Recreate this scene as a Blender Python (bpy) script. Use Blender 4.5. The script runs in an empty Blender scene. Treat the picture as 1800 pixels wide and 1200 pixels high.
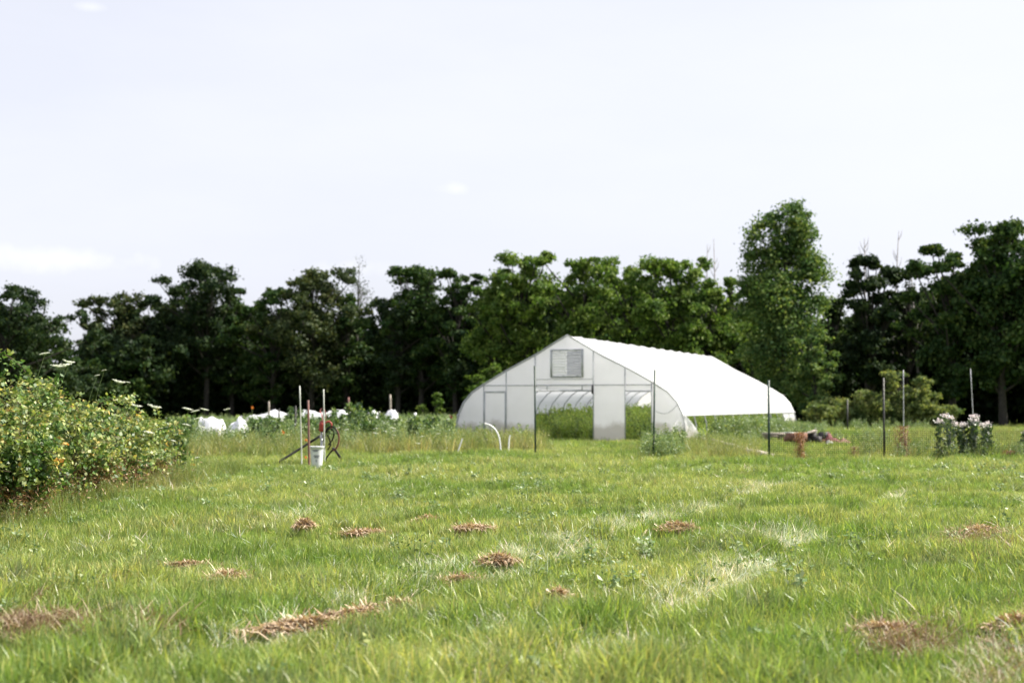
import bpy, math, random
import numpy as np
R = math.radians
SC = bpy.context.scene
COL = SC.collection
rng = np.random.default_rng(7)
random.seed(7)
F = 2500.0; HZ = 711.0; CH = 1.5
PITCH = math.atan(111/2500)

# ------------------------------------------------------------------ helpers
def vnoise(x, y, s, seed=0):
    x = np.asarray(x, float)/s; y = np.asarray(y, float)/s
    xi = np.floor(x).astype(np.int64); yi = np.floor(y).astype(np.int64)
    fx = x-xi; fy = y-yi
    fx = fx*fx*(3-2*fx); fy = fy*fy*(3-2*fy)
    def h(a, b):
        n = (a*374761393 + b*668265263 + seed*1442695041) & 0x7fffffff
        n = ((n ^ (n >> 13))*1274126177) & 0x7fffffff
        n = (n ^ (n >> 16)) & 0xffff
        return n/65535.0
    return (h(xi, yi)*(1-fx)+h(xi+1, yi)*fx)*(1-fy) + (h(xi, yi+1)*(1-fx)+h(xi+1, yi+1)*fx)*fy

def gz(x, y):
    a = 0.13*(vnoise(x, y, 3.1, 1)-.5) + 0.09*(vnoise(x, y, 1.0, 2)-.5)
    for c_ in (-4.72, -2.62, -7.6, .4):          # old wheel tracks running away to the right
        q = np.asarray(x, float)*.936-np.asarray(y, float)*.352-c_+.12*(vnoise(x, y, 2.3, 12)-.5)
        a = a-.075*np.exp(-(q/.17)**2)+.04*np.exp(-((np.abs(q)-.42)/.2)**2)
    a = a + 0.16*(vnoise(x, y, 9, 3)-.5)
    r = np.sqrt(np.asarray(x, float)**2+np.asarray(y, float)**2)
    return a*np.clip((70-r)/40, 0, 1)

def px(X, d): return (X-900)/F*d                      # world x of a photo column at distance d
def pz(Y, d): return CH+(HZ-Y)/F*d                    # world z of a photo row at distance d
def pg(X, Y):                                          # ground point seen at a photo pixel
    d = CH*F/(Y-HZ); return px(X, d), d

class Geo:
    def __init__(s): s.v = []; s.f = []; s.n = 0; s.m = []
    def add(s, v, f, m=0):
        v = np.asarray(v, float).reshape(-1, 3); f = np.asarray(f, np.int64).reshape(-1, 4)
        s.v.append(v); s.f.append(f+s.n); s.n += len(v); s.m.append(np.full(len(f), m)); return s
    def box(s, x0, x1, y0, y1, z0, z1, m=0, M=None):
        v = np.array([[x, y, z] for z in (z0, z1) for y in (y0, y1) for x in (x0, x1)], float)
        if M is not None: v = M(v)
        return s.add(v, [[0, 2, 3, 1], [4, 5, 7, 6], [0, 1, 5, 4], [2, 6, 7, 3], [0, 4, 6, 2], [1, 3, 7, 5]], m)
    def tube(s, pts, r, n=6, m=0, cap=True):
        pts = np.asarray(pts, float); k = len(pts)
        r = np.full(k, r) if np.isscalar(r) else np.asarray(r, float)
        t = np.gradient(pts, axis=0); t /= np.linalg.norm(t, axis=1)[:, None]+1e-9
        ref = np.array([0, 0, 1.]) if abs(t[:, 2]).mean() < .8 else np.array([1., 0, 0])
        a = np.cross(t, ref); a /= np.linalg.norm(a, axis=1)[:, None]+1e-9
        b = np.cross(t, a)
        an = np.linspace(0, 2*math.pi, n, endpoint=False)
        v = pts[:, None]+r[:, None, None]*(np.cos(an)[None, :, None]*a[:, None]+np.sin(an)[None, :, None]*b[:, None])
        f = [[i*n+j, i*n+(j+1) % n, (i+1)*n+(j+1) % n, (i+1)*n+j] for i in range(k-1) for j in range(n)]
        if cap and n in (4, 6, 8, 12):
            for o in (0, (k-1)*n):
                f += [[o, o+j, o+j+1, o+j+2] for j in range(1, n-2, 2)] if n > 4 else [[o, o+1, o+2, o+3]]
        return s.add(v.reshape(-1, 3), f, m)
    def lathe(s, prof, n=24, c=(0, 0, 0), m=0):
        prof = np.asarray(prof, float); an = np.linspace(0, 2*math.pi, n, endpoint=False)
        v = np.stack([prof[:, None, 0]*np.cos(an), prof[:, None, 0]*np.sin(an), np.repeat(prof[:, 1:2], n, 1)], -1).reshape(-1, 3)+np.array(c)
        k = len(prof)
        return s.add(v, [[i*n+j, i*n+(j+1) % n, (i+1)*n+(j+1) % n, (i+1)*n+j] for i in range(k-1) for j in range(n)], m)
    def leaves(s, c, size, up=.3, out=None, asp=.6, g=rng, fold=.15, m=0):
        c = np.asarray(c, float); N = len(c)
        if N == 0: return s
        size = np.broadcast_to(size, (N,)).astype(float)
        nrm = g.normal(size=(N, 3)); nrm /= np.linalg.norm(nrm, axis=1)[:, None]
        nrm[:, 2] += up
        if out is not None: nrm += out
        nrm /= np.linalg.norm(nrm, axis=1)[:, None]+1e-9
        t = np.cross(nrm, g.normal(size=(N, 3))); t /= np.linalg.norm(t, axis=1)[:, None]+1e-9
        b = np.cross(nrm, t); h = size[:, None]
        v = np.stack([c-t*h*.5, c+b*h*asp*.5-nrm*h*fold-t*h*.05, c+t*h*.5-nrm*h*fold, c-b*h*asp*.5-nrm*h*fold-t*h*.05], 1)
        return s.add(v.reshape(-1, 3), np.arange(4*N).reshape(-1, 4), m)
    def build(s, name, mats, parent=None, loc=None, link=True, smooth=False):
        v = np.concatenate(s.v); f = np.concatenate(s.f); mi = np.concatenate(s.m)
        me = bpy.data.meshes.new(name)
        me.vertices.add(len(v)); me.vertices.foreach_set('co', v.astype(np.float32).ravel())
        me.loops.add(4*len(f)); me.loops.foreach_set('vertex_index', f.astype(np.int32).ravel())
        me.polygons.add(len(f)); me.polygons.foreach_set('loop_start', np.arange(0, 4*len(f), 4, dtype=np.int32))
        if not isinstance(mats, (list, tuple)): mats = [mats]
        for q in mats: me.materials.append(q)
        me.polygons.foreach_set('material_index', mi.astype(np.int32))
        if smooth: me.polygons.foreach_set('use_smooth', np.ones(len(f), bool))
        me.update(calc_edges=True)
        o = bpy.data.objects.new(name, me)
        if link: COL.objects.link(o)
        if parent is not None: o.parent = parent
        if loc is not None: o.location = loc
        return o

def tag(o, label=None, cat=None, group=None, kind=None):
    if label: o['label'] = label
    if cat: o['category'] = cat
    if group: o['group'] = group
    if kind: o['kind'] = kind
    return o
def empty(name, loc, rz=0, label=None, cat=None, group=None):
    o = bpy.data.objects.new(name, None); COL.objects.link(o)
    o.empty_display_size = .1
    o.location = loc; o.rotation_euler = (0, 0, rz)
    return tag(o, label, cat, group)
def copy_tree(o, parent=None):
    c = o.copy(); COL.objects.link(c); c.parent = parent
    for ch in list(o.children):
        if ch.name in SC.objects: copy_tree(ch, c)
    return c

# ------------------------------------------------------------------ materials
def newmat(name):
    m = bpy.data.materials.new(name); m.use_nodes = True
    nt = m.node_tree; nt.nodes.clear()
    return m, nt, nt.nodes.new('ShaderNodeOutputMaterial')
def N(nt, t, **kw):
    n = nt.nodes.new(t)
    for k, v in kw.items():
        if k in n.inputs: n.inputs[k].default_value = v
        else: setattr(n, k, v)
    return n
def ramp(nt, fac, stops):
    n = nt.nodes.new('ShaderNodeValToRGB'); e = n.color_ramp.elements
    while len(e) < len(stops): e.new(.5)
    for i, (p, c) in enumerate(stops):
        e[i].position = p; e[i].color = (*c, 1)
    nt.links.new(fac, n.inputs[0]); return n.outputs[0]
def mixc(nt, fac, a, b, mode='MIX'):
    n = nt.nodes.new('ShaderNodeMix'); n.data_type = 'RGBA'; n.blend_type = mode
    for i, v in ((0, fac), (6, a), (7, b)):
        if hasattr(v, 'default_value') or hasattr(v, 'is_output'): nt.links.new(v, n.inputs[i])
        else: n.inputs[i].default_value = v if i == 0 else (*v, 1)
    return n.outputs[2]
def leaf_shader(nt, out, color, trans=.35, gloss=.04, rough=.5, tcol=(1.25, 1.15, .6)):
    d = N(nt, 'ShaderNodeBsdfDiffuse'); t = N(nt, 'ShaderNodeBsdfTranslucent'); g = N(nt, 'ShaderNodeBsdfGlossy', Roughness=rough)
    g.inputs['Color'].default_value = (1, 1, 1, 1)
    nt.links.new(color, d.inputs[0])
    nt.links.new(mixc(nt, 1.0, color, tcol, 'MULTIPLY'), t.inputs[0])
    m1 = N(nt, 'ShaderNodeMixShader', Fac=trans); nt.links.new(d.outputs[0], m1.inputs[1]); nt.links.new(t.outputs[0], m1.inputs[2])
    m2 = N(nt, 'ShaderNodeMixShader', Fac=gloss); nt.links.new(m1.outputs[0], m2.inputs[1]); nt.links.new(g.outputs[0], m2.inputs[2])
    nt.links.new(m2.outputs[0], out.inputs[0])
def leafmat(name, stops, trans=.35, gloss=.04, rough=.5, patch=None, pscale=.6, tcol=(1.25, 1.15, .6), clump=0):
    m, nt, out = newmat(name)
    geo = N(nt, 'ShaderNodeNewGeometry')
    c = ramp(nt, geo.outputs['Random Per Island'], stops)
    if patch:
        no = N(nt, 'ShaderNodeTexNoise', Scale=pscale, Detail=2.0)
        nt.links.new(geo.outputs['Position'], no.inputs['Vector'])
        mk = ramp(nt, no.outputs[0], [(.48, (0, 0, 0)), (.62, (1, 1, 1))])
        c = mixc(nt, mk, c, patch)
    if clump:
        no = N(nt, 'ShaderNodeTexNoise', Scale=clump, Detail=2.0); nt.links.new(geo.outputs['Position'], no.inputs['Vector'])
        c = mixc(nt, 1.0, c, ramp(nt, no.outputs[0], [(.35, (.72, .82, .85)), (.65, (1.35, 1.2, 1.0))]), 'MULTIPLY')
    leaf_shader(nt, out, c, trans, gloss, rough, tcol)
    return m
def bladmat(name, A, B, C, rnd=.7, trans=.45, gloss=.03, scale=.22):
    """grass blades: hue follows slow patches of the field plus a per-tuft and per-blade difference"""
    m, nt, out = newmat(name)
    oi = N(nt, 'ShaderNodeObjectInfo'); geo = N(nt, 'ShaderNodeNewGeometry')
    n1 = N(nt, 'ShaderNodeTexNoise', Scale=scale, Detail=3.0, Roughness=.6); nt.links.new(oi.outputs['Location'], n1.inputs['Vector'])
    n2 = N(nt, 'ShaderNodeTexNoise', Scale=scale*6, Detail=2.0); nt.links.new(oi.outputs['Location'], n2.inputs['Vector'])
    c = mixc(nt, ramp(nt, n1.outputs[0], [(.40, (0, 0, 0)), (.60, (1, 1, 1))]), A, B)
    c = mixc(nt, ramp(nt, n2.outputs[0], [(.56, (0, 0, 0)), (.72, (.8, .8, .8))]), c, C)
    v1 = ramp(nt, oi.outputs['Random'], [(0, (1-rnd*.6,)*3), (1, (1+rnd*.5,)*3)])
    v2 = ramp(nt, geo.outputs['Random Per Island'], [(0, (.5, .58, .6)), (.75, (1.12, 1.12, 1.0)), (.93, (1.3, 1.1, .9)), (1, (2.2, 1.5, 1.9))])
    c = mixc(nt, 1.0, c, v1, 'MULTIPLY'); c = mixc(nt, 1.0, c, v2, 'MULTIPLY')
    leaf_shader(nt, out, c, trans, gloss, .4, (1.08, 1.13, .58))
    return m
def solid(name, col, rough=.6, metal=0., noise=None, nscale=8., spec=.5, bump=0.):
    m, nt, out = newmat(name)
    p = N(nt, 'ShaderNodeBsdfPrincipled', Roughness=rough, Metallic=metal); p.inputs['Specular IOR Level'].default_value = spec
    nt.links.new(p.outputs[0], out.inputs[0])
    tc = N(nt, 'ShaderNodeTexCoord'); no = N(nt, 'ShaderNodeTexNoise', Scale=nscale, Detail=4.0)
    nt.links.new(tc.outputs['Object'], no.inputs['Vector'])
    nt.links.new(ramp(nt, no.outputs[0], [(.35, col), (.65, noise or tuple(c*.8 for c in col))]), p.inputs['Base Color'])
    if bump:
        b = N(nt, 'ShaderNodeBump', Strength=bump); nt.links.new(no.outputs[0], b.inputs['Height']); nt.links.new(b.outputs[0], p.inputs['Normal'])
    return m
def film(name, col=(.85, .86, .88), trans=.5, dirt=(.45, .42, .38), clear=.0):
    m, nt, out = newmat(name)
    tc = N(nt, 'ShaderNodeTexCoord')
    n1 = N(nt, 'ShaderNodeTexNoise', Scale=.9, Detail=5.0, Roughness=.65); nt.links.new(tc.outputs['Object'], n1.inputs['Vector'])
    sx = N(nt, 'ShaderNodeSeparateXYZ'); nt.links.new(tc.outputs['Object'], sx.inputs[0])
    # mud splashed up from the ground: real dirt on the sheet
    ad = N(nt, 'ShaderNodeMath', operation='MULTIPLY_ADD'); nt.links.new(n1.outputs[0], ad.inputs[0]); ad.inputs[1].default_value = -1.1; nt.links.new(sx.outputs[2], ad.inputs[2])
    dm = ramp(nt, ad.outputs[0], [(-.0, (.75, .75, .75)), (.28, (0, 0, 0))])
    c = mixc(nt, ramp(nt, n1.outputs[0], [(.35, (0, 0, 0)), (.75, (1, 1, 1))]), col, tuple(v*.93 for v in col))
    c = mixc(nt, dm, c, dirt)
    d = N(nt, 'ShaderNodeBsdfDiffuse'); t = N(nt, 'ShaderNodeBsdfTranslucent'); g = N(nt, 'ShaderNodeBsdfGlossy', Roughness=.35)
    nt.links.new(c, d.inputs[0]); nt.links.new(c, t.inputs[0])
    m1 = N(nt, 'ShaderNodeMixShader', Fac=trans); nt.links.new(d.outputs[0], m1.inputs[1]); nt.links.new(t.outputs[0], m1.inputs[2])
    m2 = N(nt, 'ShaderNodeMixShader', Fac=.05); nt.links.new(m1.outputs[0], m2.inputs[1]); nt.links.new(g.outputs[0], m2.inputs[2])
    wv = N(nt, 'ShaderNodeTexNoise', Scale=1.7, Detail=3.0); nt.links.new(tc.outputs['Object'], wv.inputs['Vector'])
    b = N(nt, 'ShaderNodeBump', Strength=.25, Distance=.1); nt.links.new(wv.outputs[0], b.inputs['Height'])
    nt.links.new(b.outputs[0], d.inputs['Normal']); nt.links.new(b.outputs[0], g.inputs['Normal'])
    nt.links.new(m2.outputs[0], out.inputs[0])
    return m

M = {}
M['grass'] = bladmat('grass_blades', (.19, .285, .07), (.355, .405, .155), (.24, .285, .175))
M['tallgrass'] = bladmat('tall_grass_blades', (.19, .25, .075), (.31, .31, .14), (.15, .21, .06))
M['dry'] = bladmat('dry_blades', (.60, .66, .60), (.66, .68, .60), (.46, .52, .42), trans=.3)
M['hay'] = leafmat('dead_hay', [(0, (.13, .075, .045)), (.3, (.36, .245, .16)), (1, (.62, .51, .37))], trans=.2)
M['weed'] = leafmat('weed_leaves', [(0, (.03, .08, .02)), (.5, (.10, .18, .045)), (1, (.26, .32, .11))], trans=.4, clump=.8)
M['weedpale'] = leafmat('pale_weed_leaves', [(0, (.10, .18, .06)), (.6, (.20, .29, .13)), (1, (.34, .40, .22))], trans=.4)
M['lush'] = leafmat('greenhouse_crop', [(0, (.16, .28, .04)), (.6, (.30, .44, .08)), (1, (.50, .55, .15))], trans=.5)
M['bramble'] = leafmat('bramble_leaves', [(0, (.035, .08, .02)), (.35, (.09, .16, .04)), (.75, (.20, .26, .08)), (.93, (.32, .36, .14)), (.96, (.42, .26, .06)), (1, (.42, .15, .04))], trans=.4, gloss=.03, rough=.5)
def bramblemat():
    # leaf colour drifts spray by spray: fresh green, sunlit highlights painted pale, yellowing, a little orange
    m, nt, out = newmat('bramble_leaves'); geo = N(nt, 'ShaderNodeNewGeometry')
    n1 = N(nt, 'ShaderNodeTexNoise', Scale=3.4, Detail=3.0, Roughness=.65); nt.links.new(geo.outputs['Position'], n1.inputs['Vector'])
    c = ramp(nt, n1.outputs[0], [(.30, (.04, .10, .025)), (.44, (.075, .15, .035)), (.52, (.19, .25, .085)), (.61, (.32, .34, .13)), (.68, (.42, .28, .09)), (.74, (.36, .14, .06))])
    c = mixc(nt, 1.0, c, ramp(nt, geo.outputs['Random Per Island'], [(0, (.40, .48, .5)), (.55, (1.1, 1.08, 1.0)), (.85, (1.7, 1.5, 1.3)), (1, (2.3, 2.0, 2.4))]), 'MULTIPLY')  # brightening single leaves paints sunlit highlights into the bush
    leaf_shader(nt, out, c, .4, .03, .5, (1.1, 1.1, .6))
    return m
M['bramble'] = bramblemat()
M['cane'] = solid('bramble_cane', (.09, .045, .03), .7, noise=(.12, .10, .05), nscale=3)
M['drybrush'] = leafmat('dry_brush', [(0, (.12, .06, .03)), (.6, (.28, .15, .07)), (1, (.40, .28, .16))], trans=.2)
M['thatch'] = leafmat('thatch_blades', [(0, (.10, .055, .03)), (.5, (.22, .14, .08)), (1, (.42, .34, .22))], trans=.2)
M['rust'] = leafmat('dead_dock', [(0, (.14, .05, .02)), (.6, (.26, .11, .045)), (1, (.42, .26, .11))], trans=.25)
M['deadpink'] = leafmat('dead_amaranth', [(0, (.12, .05, .035)), (.6, (.25, .13, .07)), (1, (.36, .25, .10))], trans=.25)
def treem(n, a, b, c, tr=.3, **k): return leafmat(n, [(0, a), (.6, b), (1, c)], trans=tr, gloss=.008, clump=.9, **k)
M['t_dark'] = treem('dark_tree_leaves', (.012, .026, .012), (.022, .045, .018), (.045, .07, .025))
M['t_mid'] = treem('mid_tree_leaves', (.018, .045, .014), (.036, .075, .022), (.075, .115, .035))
M['t_lit'] = treem('sunlit_tree_leaves', (.045, .095, .02), (.105, .165, .035), (.19, .26, .075), .42, tcol=(.95, 1.1, .6))  # sunlight on the trees behind the greenhouse is put into this brighter leaf colour
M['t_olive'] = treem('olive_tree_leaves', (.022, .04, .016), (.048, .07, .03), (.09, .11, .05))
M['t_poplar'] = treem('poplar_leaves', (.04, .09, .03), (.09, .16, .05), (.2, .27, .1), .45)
M['t_shrub'] = treem('shrub_leaves', (.07, .12, .045), (.15, .21, .08), (.3, .34, .16), .45)
M['bark'] = solid('bark', (.022, .019, .017), .9, noise=(.04, .036, .03), nscale=6, bump=.4)
M['greybark'] = solid('dead_bark', (.25, .23, .22), .9, noise=(.15, .14, .13), nscale=6)
M['film'] = film('roof_film', (.80, .81, .84), trans=.58)
M['endfilm'] = film('end_film', (.95, .94, .99), .58)
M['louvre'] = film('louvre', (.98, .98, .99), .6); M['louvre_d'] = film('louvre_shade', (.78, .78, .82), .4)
M['steel'] = solid('galvanised_steel', (.45, .46, .48), .45, .6, noise=(.36, .37, .38))
M['greysteel'] = solid('grey_frame', (.50, .51, .54), .6, 0, noise=(.34, .35, .37))
M['post'] = solid('green_post', (.012, .05, .04), .55, noise=(.02, .035, .03))
M['blackpost'] = solid('black_post', (.015, .016, .018), .6, noise=(.03, .03, .028))
M['whitepost'] = solid('white_stake', (.50, .52, .48), .6, noise=(.36, .37, .33), nscale=5)
M['wood'] = solid('grey_timber', (.36, .32, .28), .85, noise=(.22, .19, .16), nscale=9)
M['redwood'] = solid('red_stake', (.24, .10, .085), .8, noise=(.13, .08, .07), nscale=5)
M['red'] = solid('red_paint', (.33, .03, .025), .5, noise=(.20, .035, .025))
M['rubber'] = solid('black_rubber', (.009, .009, .01), .8, spec=.2, noise=(.02, .02, .02))
M['redrubber'] = solid('red_hose', (.13, .022, .018), .6, noise=(.06, .015, .012))
M['pvc'] = solid('white_pvc', (.82, .82, .84), .4, noise=(.7, .7, .72))
M['bucket'] = solid('white_plastic', (.66, .67, .70), .45, noise=(.55, .56, .6), nscale=4)
M['ink'] = solid('dark_print', (.07, .075, .12), .5, noise=(.11, .12, .17), nscale=60)
M['flower'] = leafmat('white_florets', [(0, (.55, .62, .48)), (.4, (.78, .80, .72)), (1, (.88, .88, .84))], trans=.35, tcol=(1, 1, .9))
M['pinkflower'] = leafmat('pale_pink_florets', [(0, (.66, .52, .54)), (.3, (.80, .73, .74)), (1, (.88, .86, .84))], trans=.35, tcol=(1, .95, .95))
M['orangeflower'] = leafmat('orange_florets', [(0, (.55, .10, .02)), (.5, (.7, .22, .03)), (1, (.75, .42, .05))], trans=.35, tcol=(1, .9, .6))
M['stem'] = solid('green_stem', (.11, .17, .05), .7, noise=(.17, .22, .08))
M['cloth'] = film('row_cover_cloth', (.86, .87, .93), .35, (.6, .58, .54))
M['wire'] = solid('dark_wire', (.008, .009, .008), .9, noise=(.012, .012, .012), spec=.1)
M['junk'] = solid('rusty_scrap', (.20, .10, .08), .8, noise=(.34, .20, .15), nscale=3)
M['junkdark'] = solid('dark_scrap', (.03, .03, .035), .7, noise=(.06, .055, .06), nscale=3)
M['junkpink'] = solid('maroon_scrap', (.13, .03, .04), .8, noise=(.22, .09, .08), nscale=3)
M['brick'] = solid('old_brick', (.26, .14, .10), .9, noise=(.22, .11, .08), nscale=6)
M['stone'] = solid('pale_stone', (.42, .42, .38), .9, noise=(.30, .30, .27), nscale=5)

# ------------------------------------------------------------------ ground
def ground():
    def axis(a):
        a = np.array(a); return np.concatenate([-a[::-1], a[1:]])
    xs = axis(list(np.arange(0, 30, .45))+list(np.arange(30, 90, 3))+[100, 150, 300, 800, 2000, 5000])
    ys = np.array([-5000, -800, -200, -60]+list(np.arange(-30, 0, 2))+list(np.arange(0, 60, .45))+list(np.arange(60, 130, 3))+[150, 250, 500, 1200, 3000, 7000.])
    X, Y = np.meshgrid(xs, ys); Z = gz(X, Y)
    nx = len(xs); ny = len(ys)
    i = np.arange(nx*ny).reshape(ny, nx)
    f = np.stack([i[:-1, :-1], i[:-1, 1:], i[1:, 1:], i[1:, :-1]], -1).reshape(-1, 4)
    m, nt, out = newmat('meadow_ground')
    g = N(nt, 'ShaderNodeNewGeometry'); 
    def no(s, d=4.): 
        n = N(nt, 'ShaderNodeTexNoise', Scale=s, Detail=d); nt.links.new(g.outputs['Position'], n.inputs['Vector']); return n.outputs[0]
    c = ramp(nt, no(.35), [(.35, (.10, .15, .03)), (.65, (.16, .20, .045))])
    c = mixc(nt, ramp(nt, no(5., 6.), [(.45, (0, 0, 0)), (.7, (1, 1, 1))]), c, (.07, .085, .03))
    c = mixc(nt, ramp(nt, no(.9), [(.58, (0, 0, 0)), (.68, (1, 1, 1))]), c, (.16, .13, .07))
    p = N(nt, 'ShaderNodeBsdfDiffuse'); nt.links.new(c, p.inputs[0])
    b = N(nt, 'ShaderNodeBump', Strength=.6, Distance=.05); nt.links.new(no(9., 6.), b.inputs['Height']); nt.links.new(b.outputs[0], p.inputs['Normal'])
    nt.links.new(p.outputs[0], out.inputs[0])
    o = Geo().add(np.stack([X, Y, Z], -1).reshape(-1, 3), f).build('ground', m, smooth=True)
    tag(o, 'wide mown green meadow running to the tree line', None, None, 'structure')
ground()

# ------------------------------------------------------------------ scattered ground cover
def tuft(n, h, spread, width, bend, g, mat, seg=3, lean=.25, heads=False):
    G = Geo()
    r = spread*np.sqrt(g.random(n)); a = g.random(n)*6.283
    bx, by = r*np.cos(a), r*np.sin(a)
    hh = h*(.45+.75*g.random(n)); da = g.random(n)*6.283
    dx, dy = np.cos(da), np.sin(da); ln = lean*(g.random(n)+.2)*hh; bd = bend*(g.random(n)**1.5)*hh
    ta = g.random(n)*6.283; wx, wy = np.cos(ta), np.sin(ta); w = width*(.6+.8*g.random(n))
    V = []
    for k in range(seg+1):
        t = k/seg
        cx = bx+dx*(ln*t+bd*t*t); cy = by+dy*(ln*t+bd*t*t); cz = hh*(t-.35*(bd/hh)*t*t*t)
        ww = w*(1-t**1.6)*.5+.0004
        V.append(np.stack([cx-wx*ww, cy-wy*ww, cz], -1)); V.append(np.stack([cx+wx*ww, cy+wy*ww, cz], -1))
    V = np.stack(V, 1)                                    # n, 2(seg+1), 3
    base = np.arange(n)[:, None, None]*(2*(seg+1))
    q = np.array([[2*k, 2*k+1, 2*k+3, 2*k+2] for k in range(seg)])[None]
    G.add(V.reshape(-1, 3), (base+q).reshape(-1, 4))
    if heads:
        tip = V[:, -1]; kk = min(n, heads)
        c = np.repeat(tip[:kk], 7, 0)+g.normal(size=(kk*7, 3))*[.008, .008, .05]
        G.leaves(c, .028, g=g)
    return G.build('grass_tuft', mat, link=False)
def weedplant(h, nst, ls, g, mats, nl=26, spread=.14, flat=.3):
    G = Geo()
    for i in range(nst):
        a = g.random()*6.28; r = spread*g.random()
        hh = h*(.6+.5*g.random()); ln = hh*.25*g.random()
        t = np.linspace(0, 1, 4)[:, None]
        p = np.array([[r*math.cos(a), r*math.sin(a), 0]])+t*np.array([[math.cos(a)*ln, math.sin(a)*ln, hh]])
        G.tube(p, np.linspace(.006, .002, 4)*(1+h*.4), 4, m=1)
        tt = .15+.87*g.random(nl)
        c = p[0]+tt[:, None]*(p[-1]-p[0])+g.normal(size=(nl, 3))*[.07, .07, .03]*(1.25-tt[:, None])*(1+h*.4)
        G.leaves(c, ls*(.5+.9*g.random(nl))*(1.25-.5*tt), up=flat, g=g)
    return G.build('weed_plant', mats, link=False)

def scatter(name, protos, P, S, label, cat, tilt=.12, zof=0.):
    """one uncountable mass: a cloud of points, each carrying a copy of one of the tufts"""
    n = len(P); g = np.random.default_rng(len(name)+n)
    me = bpy.data.meshes.new(name); me.vertices.add(n)
    P = np.column_stack([P, gz(P[:, 0], P[:, 1])+zof])
    me.vertices.foreach_set('co', P.astype(np.float32).ravel())
    rot = np.column_stack([g.normal(size=n)*tilt, g.normal(size=n)*tilt, g.random(n)*6.283]).astype(np.float32)
    at = me.attributes.new('rot', 'FLOAT_VECTOR', 'POINT'); at.data.foreach_set('vector', rot.ravel())
    at = me.attributes.new('scl', 'FLOAT', 'POINT'); at.data.foreach_set('value', np.asarray(S, np.float32))
    at = me.attributes.new('idx', 'INT', 'POINT'); at.data.foreach_set('value', g.integers(0, len(protos), n).astype(np.int32))
    o = bpy.data.objects.new(name, me); COL.objects.link(o)
    cc = bpy.data.collections.new(name+'_tufts')
    for i, p in enumerate(protos):
        p.name = '%s_tuft_%02d' % (name, i); cc.objects.link(p)
    gn = bpy.data.node_groups.new(name, 'GeometryNodeTree')
    gn.interface.new_socket('Geometry', in_out='INPUT', socket_type='NodeSocketGeometry')
    gn.interface.new_socket('Geometry', in_out='OUTPUT', socket_type='NodeSocketGeometry')
    A = gn.nodes.new; L = gn.links.new
    gi = A('NodeGroupInput'); go = A('NodeGroupOutput'); ip = A('GeometryNodeInstanceOnPoints'); ci = A('GeometryNodeCollectionInfo')
    ci.inputs['Collection'].default_value = cc; ci.inputs['Separate Children'].default_value = True; ci.inputs['Reset Children'].default_value = True
    mp = A('GeometryNodeMeshToPoints'); L(gi.outputs[0], mp.inputs['Mesh']); L(mp.outputs[0], ip.inputs['Points'])
    L(ci.outputs[0], ip.inputs['Instance']); ip.inputs['Pick Instance'].default_value = True
    def na(nm, ty, sock):
        q = A('GeometryNodeInputNamedAttribute'); q.data_type = ty; q.inputs['Name'].default_value = nm
        L(q.outputs['Attribute'], sock)
    na('idx', 'INT', ip.inputs['Instance Index']); na('rot', 'FLOAT_VECTOR', ip.inputs['Rotation']); na('scl', 'FLOAT', ip.inputs['Scale'])
    L(ip.outputs[0], go.inputs[0])
    md = o.modifiers.new('scatter', 'NODES'); md.node_group = gn
    tag(o, label, cat, None, 'stuff')
    return o
def band(d0, d1, dens, umax=.44, g=rng):
    n = int(umax*(d1*d1-d0*d0)*dens)
    d = np.sqrt(d0*d0+(d1*d1-d0*d0)*g.random(n)); u = (g.random(n)*2-1)*umax
    return np.column_stack([d*u, d])

# greenhouse frame of reference
GX, GY = 2.17, 55.5
AX = np.array([.3496, .9369]); BX = np.array([.9369, -.3496])
GL = 25.7
def ghs(P):
    q = P-np.array([GX, GY]); return q@BX, q@AX
def in_gh(P, m=0.):
    s, t = ghs(P); return (abs(s) < 4.75+m) & (t > -m) & (t < GL+m)

g1 = np.random.default_rng(11)
short = [tuft(18, .14, .05, .0065, .4, g1, M['grass']) for _ in range(6)]
broad = [tuft(12, .17, .05, .010, .9, g1, M['grass']) for _ in range(3)]
P = np.concatenate([band(5.5, 16, 270), band(16, 30, 150), band(30, 48, 62)])
x, y = P.T
S = .75+.55*vnoise(x, y, 1.3, 5)+.35*(vnoise(x, y, .35, 6)-.5)+.35*(vnoise(x, y, 4., 8)-.5)
hedge_zone = (x < -6.6) & (y > 14) & (y < 34)
keep = ~hedge_zone & (g1.random(len(x)) < .35+1.3*vnoise(x, y, .5, 9))
S = S*(.72+.62*vnoise(x, y, .8, 21))
scatter('grass', short+broad, P[keep], S[keep]*np.interp(P[keep][:, 1], [8, 15, 25, 48], [1.0, .82, .8, .95]), 'short bright green meadow grass covering the whole foreground', 'grass')
far = [tuft(26, .22, .16, .016, .6, g1, M['grass']) for _ in range(4)]
P = np.concatenate([band(46, 70, 16), band(70, 105, 5, .5)])
P = P[~in_gh(P, .1)]
scatter('far_grass', far, P, .8+.5*g1.random(len(P)), 'short grass of the far lawn below the dark trees', 'grass')

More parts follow.
